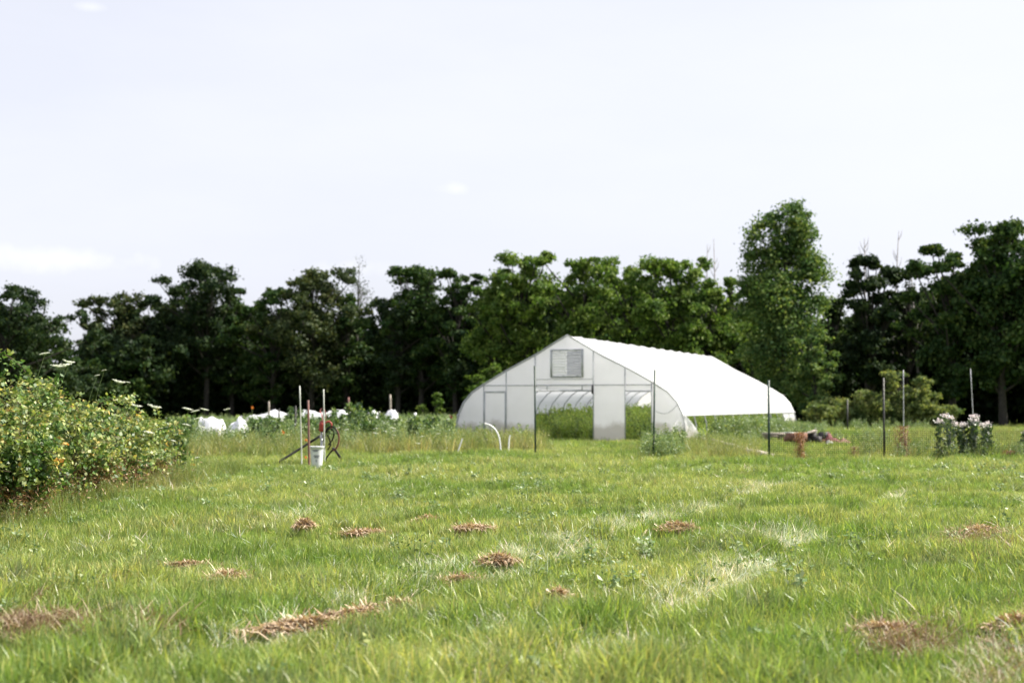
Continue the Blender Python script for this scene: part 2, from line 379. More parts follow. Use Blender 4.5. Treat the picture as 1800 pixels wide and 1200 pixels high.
# pale dead blades lying in streaks along the old mowing lines
streaks = [(1165, 908, 60, 22, 260), (1100, 925, 60, 16, 200), (1290, 992, 60, 26, 260), (1340, 978, 40, 20, 120), (760, 1000, 60, 30, 300), (700, 1030, 70, 30, 330), (620, 1045, 60, 26, 200),
           (900, 975, 60, 18, 170), (1000, 945, 60, 14, 160), (1090, 1115, 50, 60, 380), (1010, 1160, 60, 40, 260), (1150, 1060, 60, 50, 260), (1240, 1150, 70, 40, 200), (1300, 940, 120, 30, 180), (1575, 872, 30, 10, 80), (1400, 930, 60, 20, 120),
           (850, 1160, 70, 30, 140), (880, 1090, 60, 40, 120), (510, 905, 90, 30, 120), (1450, 1120, 60, 30, 100), (1700, 1180, 60, 30, 120), (560, 880, 40, 16, 60)]
pp = []
for X, Y, wx, wy, n in streaks:
    n = int(n*.8)
    yy = Y+g1.normal(size=n)*wy*.34; xx = X+g1.normal(size=n)*wx*.4+(Y-yy)*1.6
    yy = np.maximum(yy, 820); d = CH*F/(yy-HZ); k_ = g1.random(n) < .9; pp.append(np.column_stack([(xx-900)/F*d, d])[k_])
for c_, y0, y1, n in ((-4.75, 9, 27, 2600), (-2.7, 7, 17, 1900), (-.2, 6.5, 10, 500)):
    yy = y0+(y1-y0)*g1.random(n); q = c_+g1.normal(size=n)*.17; xx = (q+.352*yy)/.936
    k_ = g1.random(n) < np.clip((vnoise(xx, yy, 1.5, 51)-.42)*3.2, .03, .9); pp.append(np.column_stack([xx, yy])[k_])
pp.append(band(6, 16, 6)); pp.append(band(16, 40, 2.2))
P = np.concatenate(pp); P = P[~((P[:, 0] < -6.6) & (P[:, 1] > 14))]
dry = [tuft(10, .12, .06, .0055, 1.0, g1, M['dry'], lean=.8) for _ in range(5)]
scatter('dry_grass', dry, P, .7+.6*g1.random(len(P)), 'whitish dead grass blades in streaks across the lawn', 'dry grass', tilt=.3)
# brown thatch patches low between the green
brown = [(70, 1045, 60, 14), (130, 1118, 50, 12), (190, 1022, 40, 10), (270, 1110, 60, 10), (45, 1125, 40, 10), (1545, 1105, 45, 14), (1640, 1115, 60, 18), (1760, 1150, 50, 40), (1720, 945, 40, 8), (1690, 955, 40, 8), (1740, 1190, 50, 20), (1560, 1135, 30, 10), (1780, 968, 25, 8)]
pp = []
for X, Y, wx, wy in brown:
    n = 44; yy = Y+g1.normal(size=n)*wy*.9; xx = X+g1.normal(size=n)*wx*.5; d = CH*F/(yy-HZ); pp.append(np.column_stack([(xx-900)/F*d, d]))
P = np.concatenate(pp)
th = [tuft(20, .085, .09, .006, 1.8, g1, M['thatch'], lean=1.2) for _ in range(4)]
scatter('thatch', th, P, .8+.6*g1.random(len(P)), 'brown dead thatch showing low between the green blades', 'thatch', tilt=.3, zof=.05)

P = np.concatenate([band(6, 16, 3.2), band(16, 34, 2.0)]); P = P[(vnoise(P[:, 0], P[:, 1], 2.2, 31) > .42) & ~((P[:, 0] < -6.6) & (P[:, 1] > 14))]
ros = [weedplant(.15, 5, .055, g1, [M['weedpale'], M['stem']], nl=9, spread=.09, flat=1.2) for _ in range(3)]+[weedplant(.2, 3, .04, g1, [M['weed'], M['stem']], nl=12, spread=.08, flat=.9) for _ in range(2)]
scatter('lawn_weeds', ros, P, .7+.6*g1.random(len(P)), 'low broad leaved clover and plantain growing through the meadow grass', 'lawn weeds')
# tall seeding grass and weeds at the edge of the garden plot
def region(X0, X1, Y0, Y1, n, g=g1):       # ground seen between photo rows Y0 (far) and Y1 (near)
    d0 = CH*F/(Y1-HZ); d1 = CH*F/(Y0-HZ)
    d = d0+(d1-d0)*g.random(n); X = X0+(X1-X0)*g.random(n)
    return np.column_stack([px(X, d), d])
tg = [tuft(22, .55, .14, .011, .5, g1, M['tallgrass'], heads=7, lean=.3) for _ in range(6)]
P = np.concatenate([region(200, 830, 772, 800, 2600), region(-100, 560, 778, 806, 1100), region(790, 960, 782, 800, 330), region(1120, 1360, 786, 808, 420), region(1340, 1900, 764, 812, 1500), region(1230, 1400, 752, 790, 700), region(940, 1120, 779, 798, 160),
                    np.column_stack([-6.6+g1.normal(size=500)*.35, 16+18*g1.random(500)])])
P = P[~in_gh(P, .1)]
s_ = .55+.65*g1.random(len(P)); s_[P[:, 1] < 36] *= .62; s_[(P[:, 0] > 2)] *= .8
s_[(P[:, 0] > 1) & (P[:, 0] < 5.2)] *= .5
cx = 900+P[:, 0]/P[:, 1]*F; s_[(cx > 1335) & (cx < 1515) & (P[:, 1] > 38)] *= .45
scatter('tall_grass', tg, P, s_, 'tall straw-green seeding grass along the edge of the garden plot', 'tall grass')
n = 700; s = 4.95+1.6*g1.random(n)**1.3; t = 3.6+21*g1.random(n)
sideP = np.array([GX, GY])+s[:, None]*BX+t[:, None]*AX
t_side = t; n = 1500; X = 290+510*g1.random(n); d = 44+15*g1.random(n)
leftP = np.column_stack([px(X, d), d])
wd = [weedplant(.8, 4, .075, g1, [M['weed'], M['stem']]) for _ in range(4)]+[weedplant(.85, 4, .07, g1, [M['weedpale'], M['stem']]) for _ in range(3)]
P = np.concatenate([region(300, 800, 750, 778, 1500), region(560, 800, 740, 760, 500), region(1215, 1400, 750, 785, 520), region(1130, 1200, 788, 806, 110), region(1402, 1560, 780, 806, 130), region(1580, 1830, 796, 812, 130), region(1440, 1640, 752, 759, 150), region(810, 935, 782, 796, 60)])
P = P[~in_gh(P, .15)]
nP = len(P)
P = np.concatenate([P, sideP, leftP])
sw = .65+.55*g1.random(len(P)); sw[P[:, 0] > 6] *= .8; cx = 900+P[:, 0]/P[:, 1]*F; sw[(cx > 1375) & (cx < 1515) & (P[:, 1] < 51)] *= .35; sw[(P[:, 1] < 46) & (P[:, 0] > 0)] *= .75; sw[(P[:, 1] < 48) & (P[:, 0] < 0)] *= .7
sw[nP:nP+700] = (.85+.5*g1.random(700))*np.interp(t_side, [3.6, 10, 25], [1.05, .95, .5]); cxw = 900+P[:, 0]/P[:, 1]*F; sw[(cxw > 335) & (cxw < 450) & (P[:, 0] < 0)] *= 1.; sw[nP+700:] = .5+.85*g1.random(1500)**2*(.4+.9*vnoise(P[nP+700:, 0], P[nP+700:, 1], 1.6, 41)); sw[nP+700:][cxw[nP+700:] < 445] *= .95
sw[(cxw > 1330) & (cxw < 1402) & (P[:, 1] < 54.5)] *= .4
scatter('weeds', wd, P, sw, 'leafy green weeds filling the vegetable plot and greenhouse margins', 'weeds')
lu = [weedplant(1.0, 5, .09, g1, [M['lush'], M['stem']], nl=34) for _ in range(5)]+[weedplant(1.0, 4, .09, g1, [M['weed'], M['stem']], nl=30) for _ in range(2)]
n = 2100; s = (g1.random(n)*2-1)*4.2; t = 3+g1.random(n)*22.2
P = np.array([GX, GY])+s[:, None]*BX+t[:, None]*AX
scatter('greenhouse_crop', lu, P, (.72+.6*g1.random(n))*(.62+.5*np.clip(t/10, 0, 1)), 'lush yellow-green crop growing inside the open greenhouse', 'crop')

# ------------------------------------------------------------------ hay clumps
def hay(X, Y, wpx, label, h=.10, seed=0, tall=.8):
    x, d = pg(X, Y); w = wpx/F*d; g = np.random.default_rng(seed+50)
    G = Geo(); n = int(1100+1900*w); L = w/2; D = max(.13, w*.24); h = h*.5
    u = g.normal(size=n)*.40; v = g.normal(size=n)*.46
    kp = vnoise(u*L+X, v*D+Y, .10, 14)+.5*vnoise(u*L+X, v*D+Y, .035, 15) > .42; u = u[kp]; v = v[kp]; n = len(u)
    z = h*tall*np.exp(-(u*u+v*v)*1.6)*g.random(n)**.4
    z = z*(.45+1.1*vnoise(u*L+X, v*D+Y, .12, 4)); c = np.stack([u*L*1.7, v*D+u*L*.5, z+.06], -1)
    a = g.random(n)*3.14; ln = .05+.09*g.random(n); k = .0045
    d1 = np.stack([np.cos(a), np.sin(a)*.7, g.normal(size=n)*.5], -1)*ln[:, None]*.5
    sd = np.stack([-np.sin(a), np.cos(a), g.normal(size=n)*.3], -1)*k
    mid = c+np.stack([0*a, 0*a, .015*np.ones(n)], -1)
    V = np.stack([c-d1-sd, c-d1+sd, mid+sd, mid-sd, c+d1+sd-[0, 0, .01], c+d1-sd-[0, 0, .01]], 1)
    f = np.arange(n)[:, None, None]*6+np.array([[0, 1, 2, 3], [3, 2, 4, 5]])[None]
    G.add(V.reshape(-1, 3), f.reshape(-1, 4))
    o = G.build('hay_clump', M['hay'], loc=(x, d, float(gz(x, d))+.038))
    tag(o, label, 'hay clump', 'clumps of dead mown hay on the lawn')
for i, a in enumerate([
    (325, 988, 110, 'long tan hay clump on the lawn below the bramble hedge', .15),
    (402, 1024, 50, 'small brown hay clump just below the long tan clump near the hedge', .12),
    (556, 1104, 150, 'pale brown hay clump forming the near end of the curved windrow', .13),
    (622, 1086, 120, 'pale brown hay clump in the middle of the curved windrow', .17),
    (682, 1069, 110, 'pale brown hay clump at the far end of the curved windrow', .19),
    (806, 1012, 70, 'orange-tan hay clump beside the streak of whitish dead grass', .12),
    (872, 988, 48, 'small dark brown hay clump beyond the orange-tan one', .11),
    (1190, 938, 52, 'dark brown hay clump standing alone right of the greenhouse door line', .16),
    (982, 1048, 34, 'tiny upright dark hay clump alone in the middle lawn', .17),
    (640, 932, 60, 'flat pinkish hay clump on the lawn in front of the water hydrant', .03),
    (832, 934, 48, 'flat wide hay clump on the lawn below the left end of the greenhouse', .03),
    (538, 934, 22, 'very small dark hay clump nearest below the white bucket', .17),
    (755, 915, 40, 'thin faint hay clump, farthest up the lawn toward the greenhouse', .08),
    (1545, 1108, 80, 'pale straw hay clump in the lower part of the lawn toward the netting fence side', .08),
    (1722, 945, 60, 'brown curved hay clump on the lawn below the phlox clump', .12),
    (1780, 1105, 70, 'dark brown hay clump in the lower corner of the lawn below the phlox', .11)]):
    hay(a[0], a[1], a[2]*.85, a[3], a[4], i)

# ------------------------------------------------------------------ greenhouse
PROF = np.array([(-4.70, .0), (-4.69, .35), (-4.66, .75), (-4.57, 1.13), (-4.36, 1.58), (-4.0, 1.98), (-3.5, 2.30), (-2.55, 2.83), (-1.3, 3.45), (-.45, 3.95), (0, 4.2),
                 (.45, 3.95), (1.3, 3.45), (2.55, 2.83), (3.5, 2.30), (4.0, 1.98), (4.36, 1.58), (4.57, 1.13), (4.66, .75), (4.69, .35), (4.70, .0)])
def roof_z(s): return np.interp(s, PROF[1:-1, 0], PROF[1:-1, 1])
def greenhouse():
    root = empty('greenhouse', (GX, GY, 0), math.atan2(BX[1], BX[0]), 'large white plastic film greenhouse with open end door and rolled up side', 'greenhouse')
    # local axes: x = across (s), y = along the ridge (t)
    def sheet(name, pts, t0, t1, mat, sag=.045, n=4, off=.02):
        pts = np.asarray(pts, float); k = len(pts)
        bays = 14; ts = np.linspace(t0, t1, bays*n+1)
        V = np.zeros((len(ts), k, 3))
        for i, t in enumerate(ts):
            ph = (i % n)/n; sg = sag*math.sin(math.pi*ph)*(1+.5*math.sin(i*1.7))
            cen = np.array([0, 1.2]); dv = pts-cen; dv /= np.linalg.norm(dv, axis=1)[:, None]
            q = pts+dv*(off-sg); V[i, :, 0] = q[:, 0]; V[i, :, 1] = t; V[i, :, 2] = q[:, 1]
        i = np.arange(len(ts)*k).reshape(len(ts), k)
        f = np.stack([i[:-1, :-1], i[:-1, 1:], i[1:, 1:], i[1:, :-1]], -1).reshape(-1, 4)
        return Geo().add(V.reshape(-1, 3), f).build(name, mat, root, smooth=True)
    def dens(p, m=3):
        out = []
        for a, b in zip(p[:-1], p[1:]):
            for j in range(m): out.append(a+(b-a)*j/m)
        return np.array(out+[p[-1]])
    sheet('roof_cover', dens(PROF[3:18]), -.06, GL+.05, M['film'])
    # sides: film still down at the far end of the near side, and a hanging corner flap at the front
    sheet('side_curtain', dens(PROF[17:20])[:, :]-[.03, 0], GL-3.6, GL-.2, M['film'], .02)
    # hoops
    for t in np.linspace(0, GL, 15):
        G = Geo(); p = dens(PROF, 2); G.tube(np.column_stack([p[:, 0], np.full(len(p), t), p[:, 1]]), .024, 6)
        G.build('hoop', M['steel'], root, smooth=True)
    for s in (-3.5, -1.9, 0, 1.9, 3.5):
        Geo().tube([[s, .04, float(roof_z(s))-.08], [s, GL-.04, float(roof_z(s))-.08]], .02, 6).build('purlin', M['steel'], root)
    for s in (-1, 1):
        Geo().tube([[s*4.60, -.15, 1.09], [s*4.60, GL+.1, 1.09]], .032, 8).build('roll_bar', M['greysteel'], root)
        Geo().box(s*4.70-.02, s*4.70+.02, .05, GL-.05, 0, .26).build('baseboard', M['wood'], root)
    # cross ties
    for t in np.linspace(0, GL, 15)[1:-1]:
        Geo().tube([[-3.5, t, 2.27], [3.5, t, 2.27]], .014, 4).build('cross_tie', M['steel'], root)
    # end wall cut into panels by slicing between s-positions; holes = doors
    def wall(name, s0, s1, z0, t, mat, ztop=None, m=14, yoff=0.):
        ss = np.linspace(s0, s1, m)
        zt = roof_z(ss) if ztop is None else np.minimum(roof_z(ss), ztop)
        k = 6; V = []
        for j in range(k+1):
            z = z0+(zt-z0)*j/k
            V.append(np.column_stack([ss, np.full(m, t+yoff)+.012*np.sin(ss*3+j), z]))
        V = np.array(V); i = np.arange((k+1)*m).reshape(k+1, m)
        f = np.stack([i[:-1, :-1], i[:-1, 1:], i[1:, 1:], i[1:, :-1]], -1).reshape(-1, 4)
        return Geo().add(V.reshape(-1, 3), f).build(name, mat, root, smooth=True)
    e = M['endfilm']
    D0, D1 = -1.33, 1.06; R0, R1 = 2.33, 3.38; HB = 2.26; HD = 2.02
    L0, L1 = -3.50, -2.55; V0, V1 = -.66, .62; VZ0, VZ1 = 2.56, 3.66
    wall('end_panel', -4.64, L0, .12, 0, e); wall('end_panel', L1, D0, .12, 0, e)
    wall('end_panel', L0, L1, HD, 0, e)
    wall('end_panel', D1, R0, .02, 0, e); wall('end_panel', R1, 4.64, .08, 0, e); wall('end_panel', R0, R1, HD, 0, e)
    wall('end_panel', D0, V0, HB, 0, e); wall('end_panel', V1, D1, HB, 0, e); wall('end_panel', V0, V1, HB, 0, e, ztop=VZ0)
    # the small gable over the vent: from VZ1 up
    ss = np.linspace(V0, V1, 9); zt = roof_z(ss)-.01
    V = np.concatenate([np.column_stack([ss, 0*ss, 0*ss+VZ1]), np.column_stack([ss, 0*ss, zt])])
    Geo().add(V, [[i, i+1, i+10, i+9] for i in range(8)]).build('end_panel', e, root)
    # left door, closed, covered in film
    d = empty('door', (0, 0, 0)); d.parent = root
    wall('door_film', L0+.04, L1-.04, .14, 0, e, ztop=HD-.04, m=4, yoff=-.03)
    bpy.data.objects['door_film'].parent = d
    Gd = Geo()
    for a in (L0+.04, L1-.04): Gd.box(a-.018, a+.018, -.05, -.032, .14, HD-.03)
    for z in (.14, HD-.04): Gd.box(L0+.06, L1-.06, -.05, -.032, z-.015, z+.02)
    Gd.build('door_frame', M['greysteel'], d)
    # frame bars in front of the film
    def bar(a, b, r=.02, nm='end_stud', yo=-.035):
        G = Geo(); G.box(min(a[0], b[0])-r, max(a[0], b[0])+r, yo-r, yo+r*.6, min(a[1], b[1]), max(a[1], b[1])) if a[0] == b[0] else G.box(min(a[0], b[0]), max(a[0], b[0]), yo-r, yo+r*.6, a[1]-r, a[1]+r)
        G.build(nm, M['greysteel'], root)
    for s in (L0, L1, D0, D1, R0, R1):
        bar((s, 0), (s, float(roof_z(s))-.03), .019)
    bar((L0+.03, HB), (L1-.03, HB), .018, 'end_rail'); bar((L1+.03, HB), (D0-.03, HB), .018, 'end_rail'); bar((D0+.03, HB), (D1-.03, HB), .022, 'end_rail')
    bar((D1+.03, HB), (R0-.03, HB), .018, 'end_rail'); bar((R0+.03, HB), (R1-.03, HB), .018, 'end_rail')
    bar((D0+.03, HB+.23), (D1-.03, HB+.23), .012, 'end_rail'); bar((R0+.03, HD), (R1-.03, HD), .02, 'end_rail'); bar((L0+.03, HD), (L1-.03, HD), .016, 'end_rail')
    # rolled up door roller
    rl = Geo().tube([[D0+.06, -.09, HD+.02], [D1-.02, -.09, HD+.02]], .030, 8).build('door_roller', M['greysteel'], root)
    for s in (-.82, .62): Geo().box(s-.018, s+.018, -.10, -.075, HD+.05, HB-.02).build('roller_strap', M['greysteel'], root)
    Geo().box(D1-.05, D1+.02, -.13, -.07, HD-.10, HB).build('roller_bracket', M['junkdark'], root)
    wall('rolled_film', D0+.05, D1-.05, HD+.06, 0, e, ztop=HB-.02, m=8, yoff=.03)
    # front hoop cover strip
    p = dens(PROF, 3); Geo().tube(np.column_stack([p[:, 0]*1.004, np.full(len(p), -.07), p[:, 1]*1.004+.005]), .017, 6).build('end_hoop_strip', M['greysteel'], root, smooth=True)
    # louvred vent
    v = empty('vent', (0, 0, 0)); v.parent = root
    G = Geo()
    for s in (V0, V1): G.box(s-.035, s+.035, -.07, .02, VZ0, VZ1)
    for z in (VZ0+.03, VZ1-.03): G.box(V0+.036, V1-.036, -.075, .02, z-.035, z+.035)
    G.build('vent_frame', M['greysteel'], v)
    G = Geo(); H = Geo(); n = 9
    for i in range(n):
        z = VZ0+.08+(VZ1-VZ0-.16)*i/n; h = (VZ1-VZ0-.16)/n
        for (a, b, K, op) in ((V0+.04, -.04, G, .012), (-.02, V1-.04, H, .05)):
            K.add([[a, -.05-op, z+.004], [b, -.05-op, z+.004], [b, -.02, z+h*.97], [a, -.02, z+h*.97], [a, -.04-op, z], [b, -.04-op, z], [b, -.01, z+h*.95], [a, -.01, z+h*.95]],
                  [[0, 1, 2, 3], [7, 6, 5, 4], [0, 4, 5, 1], [2, 6, 7, 3]])
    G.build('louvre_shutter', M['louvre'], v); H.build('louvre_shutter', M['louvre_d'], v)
    # brace bow on the right of the end wall
    aa = np.linspace(0, 1, 9); Geo().tube(np.column_stack([3.45+.95*aa, 0*aa-.05, 1.30-.16*np.sin(aa*math.pi)+.22*aa**3]), .012, 6).build('bowed_cord', M['greysteel'], root)
    # back wall with its own studs
    wall('back_wall', -4.62, 4.62, .1, GL, e, m=40)
    for s in (-2.5, -1.2, 1.2, 2.5, 3.6): Geo().box(s-.025, s+.025, GL-.06, GL-.02, 0, float(roof_z(s))-.05).build('back_stud', M['greysteel'], root)
    # hanging film flap at the near corner
    aa = np.linspace(0, 1, 12); bb = np.linspace(0, 1, 9); V = []
    for b_ in bb:
        z = 1.04*(1-b_); wdt = .05+ 1.45*math.sin(min(1, b_*1.05)*math.pi*.5)
        V.append(np.column_stack([4.63+.06*np.sin(aa*9+b_*2)+.12*b_*aa, .02+wdt*aa*1.7, z+0*aa+.03]))
    V = np.array(V); i = np.arange(9*12).reshape(9, 12)
    Geo().add(V.reshape(-1, 3), np.stack([i[:-1, :-1], i[:-1, 1:], i[1:, 1:], i[1:, :-1]], -1).reshape(-1, 4)).build('corner_flap', M['film'], root, smooth=True)
greenhouse()

# plank edging on the ground by the near corner of the greenhouse
def plank(a, b, w, h, name, mat, label, cat, z=.06):
    a = np.array(a); b = np.array(b); L = np.linalg.norm(b-a)
    o = Geo(); nb = 5
    for i in range(nb):
        o.box(L*i/nb+.006, L*(i+1)/nb-.006, -w/2, w/2, 0, h-.004*(i % 2))
    ob = o.build(name, mat, loc=(a[0], a[1], z)); ob.rotation_euler = (0, R(.6), math.atan2(*(b-a)[::-1]))
    return tag(ob, label, cat)
plank(pg(1240, 782), pg(1350, 806), .34, .16, 'plank_edging', M['wood'], 'weathered grey plank edging lying on the grass by the greenhouse corner', 'plank', .12)

# ------------------------------------------------------------------ posts and stakes
def post(X0, Y0, X1, Y1, d, r, name, mat, label, cat, group=None, kind='t', topmat=None):
    x0, z0 = px(X0, d), pz(Y0, d); x1 = px(X1, d); g0 = float(gz(x1, d))
    root = empty(name, (x1, d, g0), 0, label, cat, group)
    dx = x0-x1; h = z0-g0
    G = Geo()
    def Mx(v): v = v.copy(); v[:, 0] += dx*v[:, 2]/h; return v
    if kind == 't':
        G.box(-r, r, -.004, .004, -.2, h, M=Mx); G.box(-.004, .004, .0045, r*1.6, -.2, h, M=Mx)
        for i in range(int(h/.12)): G.box(-r*.45, r*.45, -.014, -.0045, i*.12+.05, i*.12+.075, M=Mx)
    else:
        t = np.linspace(0, 1, 6)[:, None]
        G.tube(np.array([[0, 0, -.2]])+t*np.array([[dx, 0, h+.2]]), r*np.linspace(1.05, .95, 6), 8)
    G.build('shaft', mat, root)
    if topmat:
        t = np.array([[dx*(1-.25), 0, h*.75], [dx, 0, h]])
        Geo().tube(np.array([[dx, 0, h-.03], [dx, 0, h+.035]]), r*1.6, 8).build('cap', topmat, root)
    return root
post(940, 643, 941, 804, 40.5, .025, 'metal_stake', M['post'], 'tall dark green metal stake in front of the left door jamb', 'stake', 'tall dark metal stakes in front of the greenhouse')
post(1151, 650, 1148, 806, 40, .025, 'metal_stake', M['post'], 'tall dark green metal stake by the right-hand end panel, weeds at its foot', 'stake', 'tall dark metal stakes in front of the greenhouse')
post(527, 678, 532, 818, 35.5, .017, 'white_stake', M['whitepost'], 'tallest white stake, leaning slightly, left of the bucket', 'stake', 'thin white stakes by the hydrant', 'r')
post(569, 684, 572, 818, 35.8, .017, 'white_stake', M['whitepost'], 'upright white stake touching the red hydrant head', 'stake', 'thin white stakes by the hydrant', 'r')
post(542, 703, 545, 820, 34.6, .027, 'wooden_stake', M['redwood'], 'reddish brown wooden stake standing against the white bucket', 'stake', None, 'r')
post(520, 713, 519, 782, 50, .035, 'black_stake', M['blackpost'], 'black stake behind the tallest white stake', 'stake', None, 't')
post(491, 718, 490, 760, 58, .028, 'dark_stake', M['blackpost'], 'short dark stake left of the two white stakes', 'stake', None, 't')
post(473, 705, 474, 745, 72, .045, 'grey_stake', M['wood'], 'grey wooden stake rising before the long row cover', 'stake', 'wooden stakes by the row covers', 'r')
post(613, 698, 614, 745, 70, .05, 'orange_stake', M['redwood'], 'orange-brown wooden stake above the long row cover, behind a leafy plant', 'stake', 'wooden stakes by the row covers', 'r')
post(686, 693, 688, 745, 74, .055, 'pinkish_stake', M['wood'], 'pale wooden stake rising behind the last domed row cover', 'stake', 'wooden stakes by the row covers', 'r')
post(730, 727, 729, 786, 50, .03, 'capped_stake', M['post'], 'green metal stake with a small white cap in the weeds left of the greenhouse', 'stake', None, 't', M['pvc'])
post(1588, 650, 1587, 780, 50, .015, 'bamboo_pole', M['greysteel'], 'thin pale pole rising above the reddish dead weed', 'pole', 'thin pale poles on the far lawn', 'r')
post(1706, 648, 1712, 780, 50, .015, 'bamboo_pole', M['greysteel'], 'thin pale leaning pole rising behind the pink phlox', 'pole', 'thin pale poles on the far lawn', 'r')
post(1489, 703, 1489, 757, 78, .04, 'dark_pole', M['blackpost'], 'short dark pole standing among pale shrubs at the wood edge', 'pole', None, 't')

# netting fence
def fence():
    d = 38.5; x0 = px(1351, d); root = empty('netting_fence', (x0, d, 0), 0, 'low black wire netting fence on tall dark metal posts', 'fence')
    x1 = px(1960, d); L = x1-x0; G = Geo()
    h = .78; w = .0023
    n = int(L/.055)
    for i in range(n):
        x = i*L/n; z = h*(1+.03*math.sin(x*2)); G.box(x-w, x+w, -w, w, .02, z)
    for j in range(15):
        z = .03+j*h/14.4; G.box(0, L, w*1.02, w*2.6, z-w, z+w)
    G.build('netting', M['wire'], root)
    for X, Yt, r in ((1351, 668, .03), (1553, 664, .028), (1668, 758, .03), (1713, 762, .034), (1860, 664, .03)):
        x = px(X, d)-x0; z = pz(Yt, d)
        q = Geo(); q.box(x-r, x+r, .008, .016, -.2, z); q.box(x-.004, x+.004, .0165, .05, -.2, z)
        for i in range(int(z/.12)): q.box(x-r*.45, x+r*.45, -.004, .0075, i*.12+.05, i*.12+.075)
        q.build('post', M['post'] if X == 1351 else M['blackpost'], root)
fence()

# ------------------------------------------------------------------ hydrant, hose, bucket
def hydrant():
    d = 35.9; x = px(565, d); g0 = float(gz(x, d))
    r = empty('yard_hydrant', (x, d, g0), 0, 'red farm water hydrant with raised lever handle on a grey standpipe', 'hydrant')
    k = 1/69.6
    def q(X, Y): return [(X-565)*k, 0, pz(Y, d)-g0]
    Geo().tube([[.02, 0, -.1], q(566, 757)], .030, 8).build('standpipe', M['steel'], r)
    G = Geo(); G.lathe([(0, 0), (.055, 0), (.07, .05), (.062, .14), (.075, .17), (.05, .24), (.03, .27), (0, .28)], 12, q(566, 758)); G.build('head', M['red'], r, smooth=True)
    G = Geo(); p = [q(568, 748), q(573, 742), q(579, 740), q(583, 744), q(583.5, 752)]; G.tube(p, .026, 8); G.build('spout', M['red'], r, smooth=True)
    G = Geo()
    for yy in (-.035, .035):
        a = np.array([q(569, 742), q(567, 732), q(563, 722)]); a[:, 1] += yy; G.tube(a, .011, 6)
    G.build('lever', M['red'], r)
    G = Geo(); a = np.array([q(563, 722), q(565, 717.5), q(569, 717.5), q(572, 722), q(574, 738)]); G.tube(a, .014, 6); G.build('lever_grip', M['junkpink'], r)
    Geo().tube([q(569, 741), q(567.5, 722)], .012, 6).build('pump_rod', M['whitepost'], r)
    h = empty('garden_hose', (x, d, g0), 0, 'black and red hose coiled in a loop below the hydrant spout', 'hose')
    an = np.linspace(R(100), R(-250), 30)
    def loop(cx, cy, rx, ry, ph, yo, mat, a0, a1, rr=.020):
        an = np.linspace(R(a0), R(a1), 26)
        P = np.array([q(cx+rx*math.cos(a), cy-ry*math.sin(a)) for a in an]); P[:, 1] = yo+.04*np.sin(an+ph)
        Geo().tube(P, rr, 8).build('hose_loop', mat, h, smooth=True)
    loop(583, 770, 12.5, 21, 0, -.06, M['rubber'], 200, 20); loop(584, 771, 12.5, 21, 1, -.03, M['redrubber'], 60, -80)
    loop(580, 770, 9, 17, 2, .05, M['rubber'], 180, 40, .017)
    P = np.array([q(586, 790), q(580, 797), q(575, 804), q(572, 815)]); P[:, 1] = -.05; Geo().tube(P, .02, 8).build('hose_tail', M['rubber'], h, smooth=True)
    P = np.array([q(576, 764), q(580, 772), q(582, 782), q(577, 790)]); P[:, 1] = .0; Geo().tube(P, .018, 8).build('hose_coupling', M['rubber'], h, smooth=True)
    P = np.array([q(588, 762), q(585, 772), q(578, 782)]); P[:, 1] = .03; Geo().tube(P, .018, 8).build('hose_coupling', M['rubber'], h, smooth=True)
    # bracing bars on either side
    def brace(pa, pb, lab):
        Pa = np.array(q(*pa)); Pb = np.array(q(*pb))
        o = empty('brace_bar', (x+Pa[0], d+.12, g0), 0, lab, 'bar', 'black slanting bars bracing the hydrant')
        Geo().tube([[0, 0, Pa[2]-.02], [Pb[0]-Pa[0], -.05, Pb[2]]], .031, 8).build('bar', M['rubber'], o)
        Geo().tube([[Pb[0]-Pa[0]+.0, -.05, Pb[2]-.03], [Pb[0]-Pa[0]+.03*np.sign(Pb[0]-Pa[0]), -.055, Pb[2]+.03]], .032, 8).build('clamp', M['blackpost'], o)
    brace((484, 814), (561, 767), 'long black bar slanting up from the grass left of the bucket to the hydrant')
    brace((611, 820), (587, 788), 'short black bar slanting down into the grass right of the hose')
hydrant()
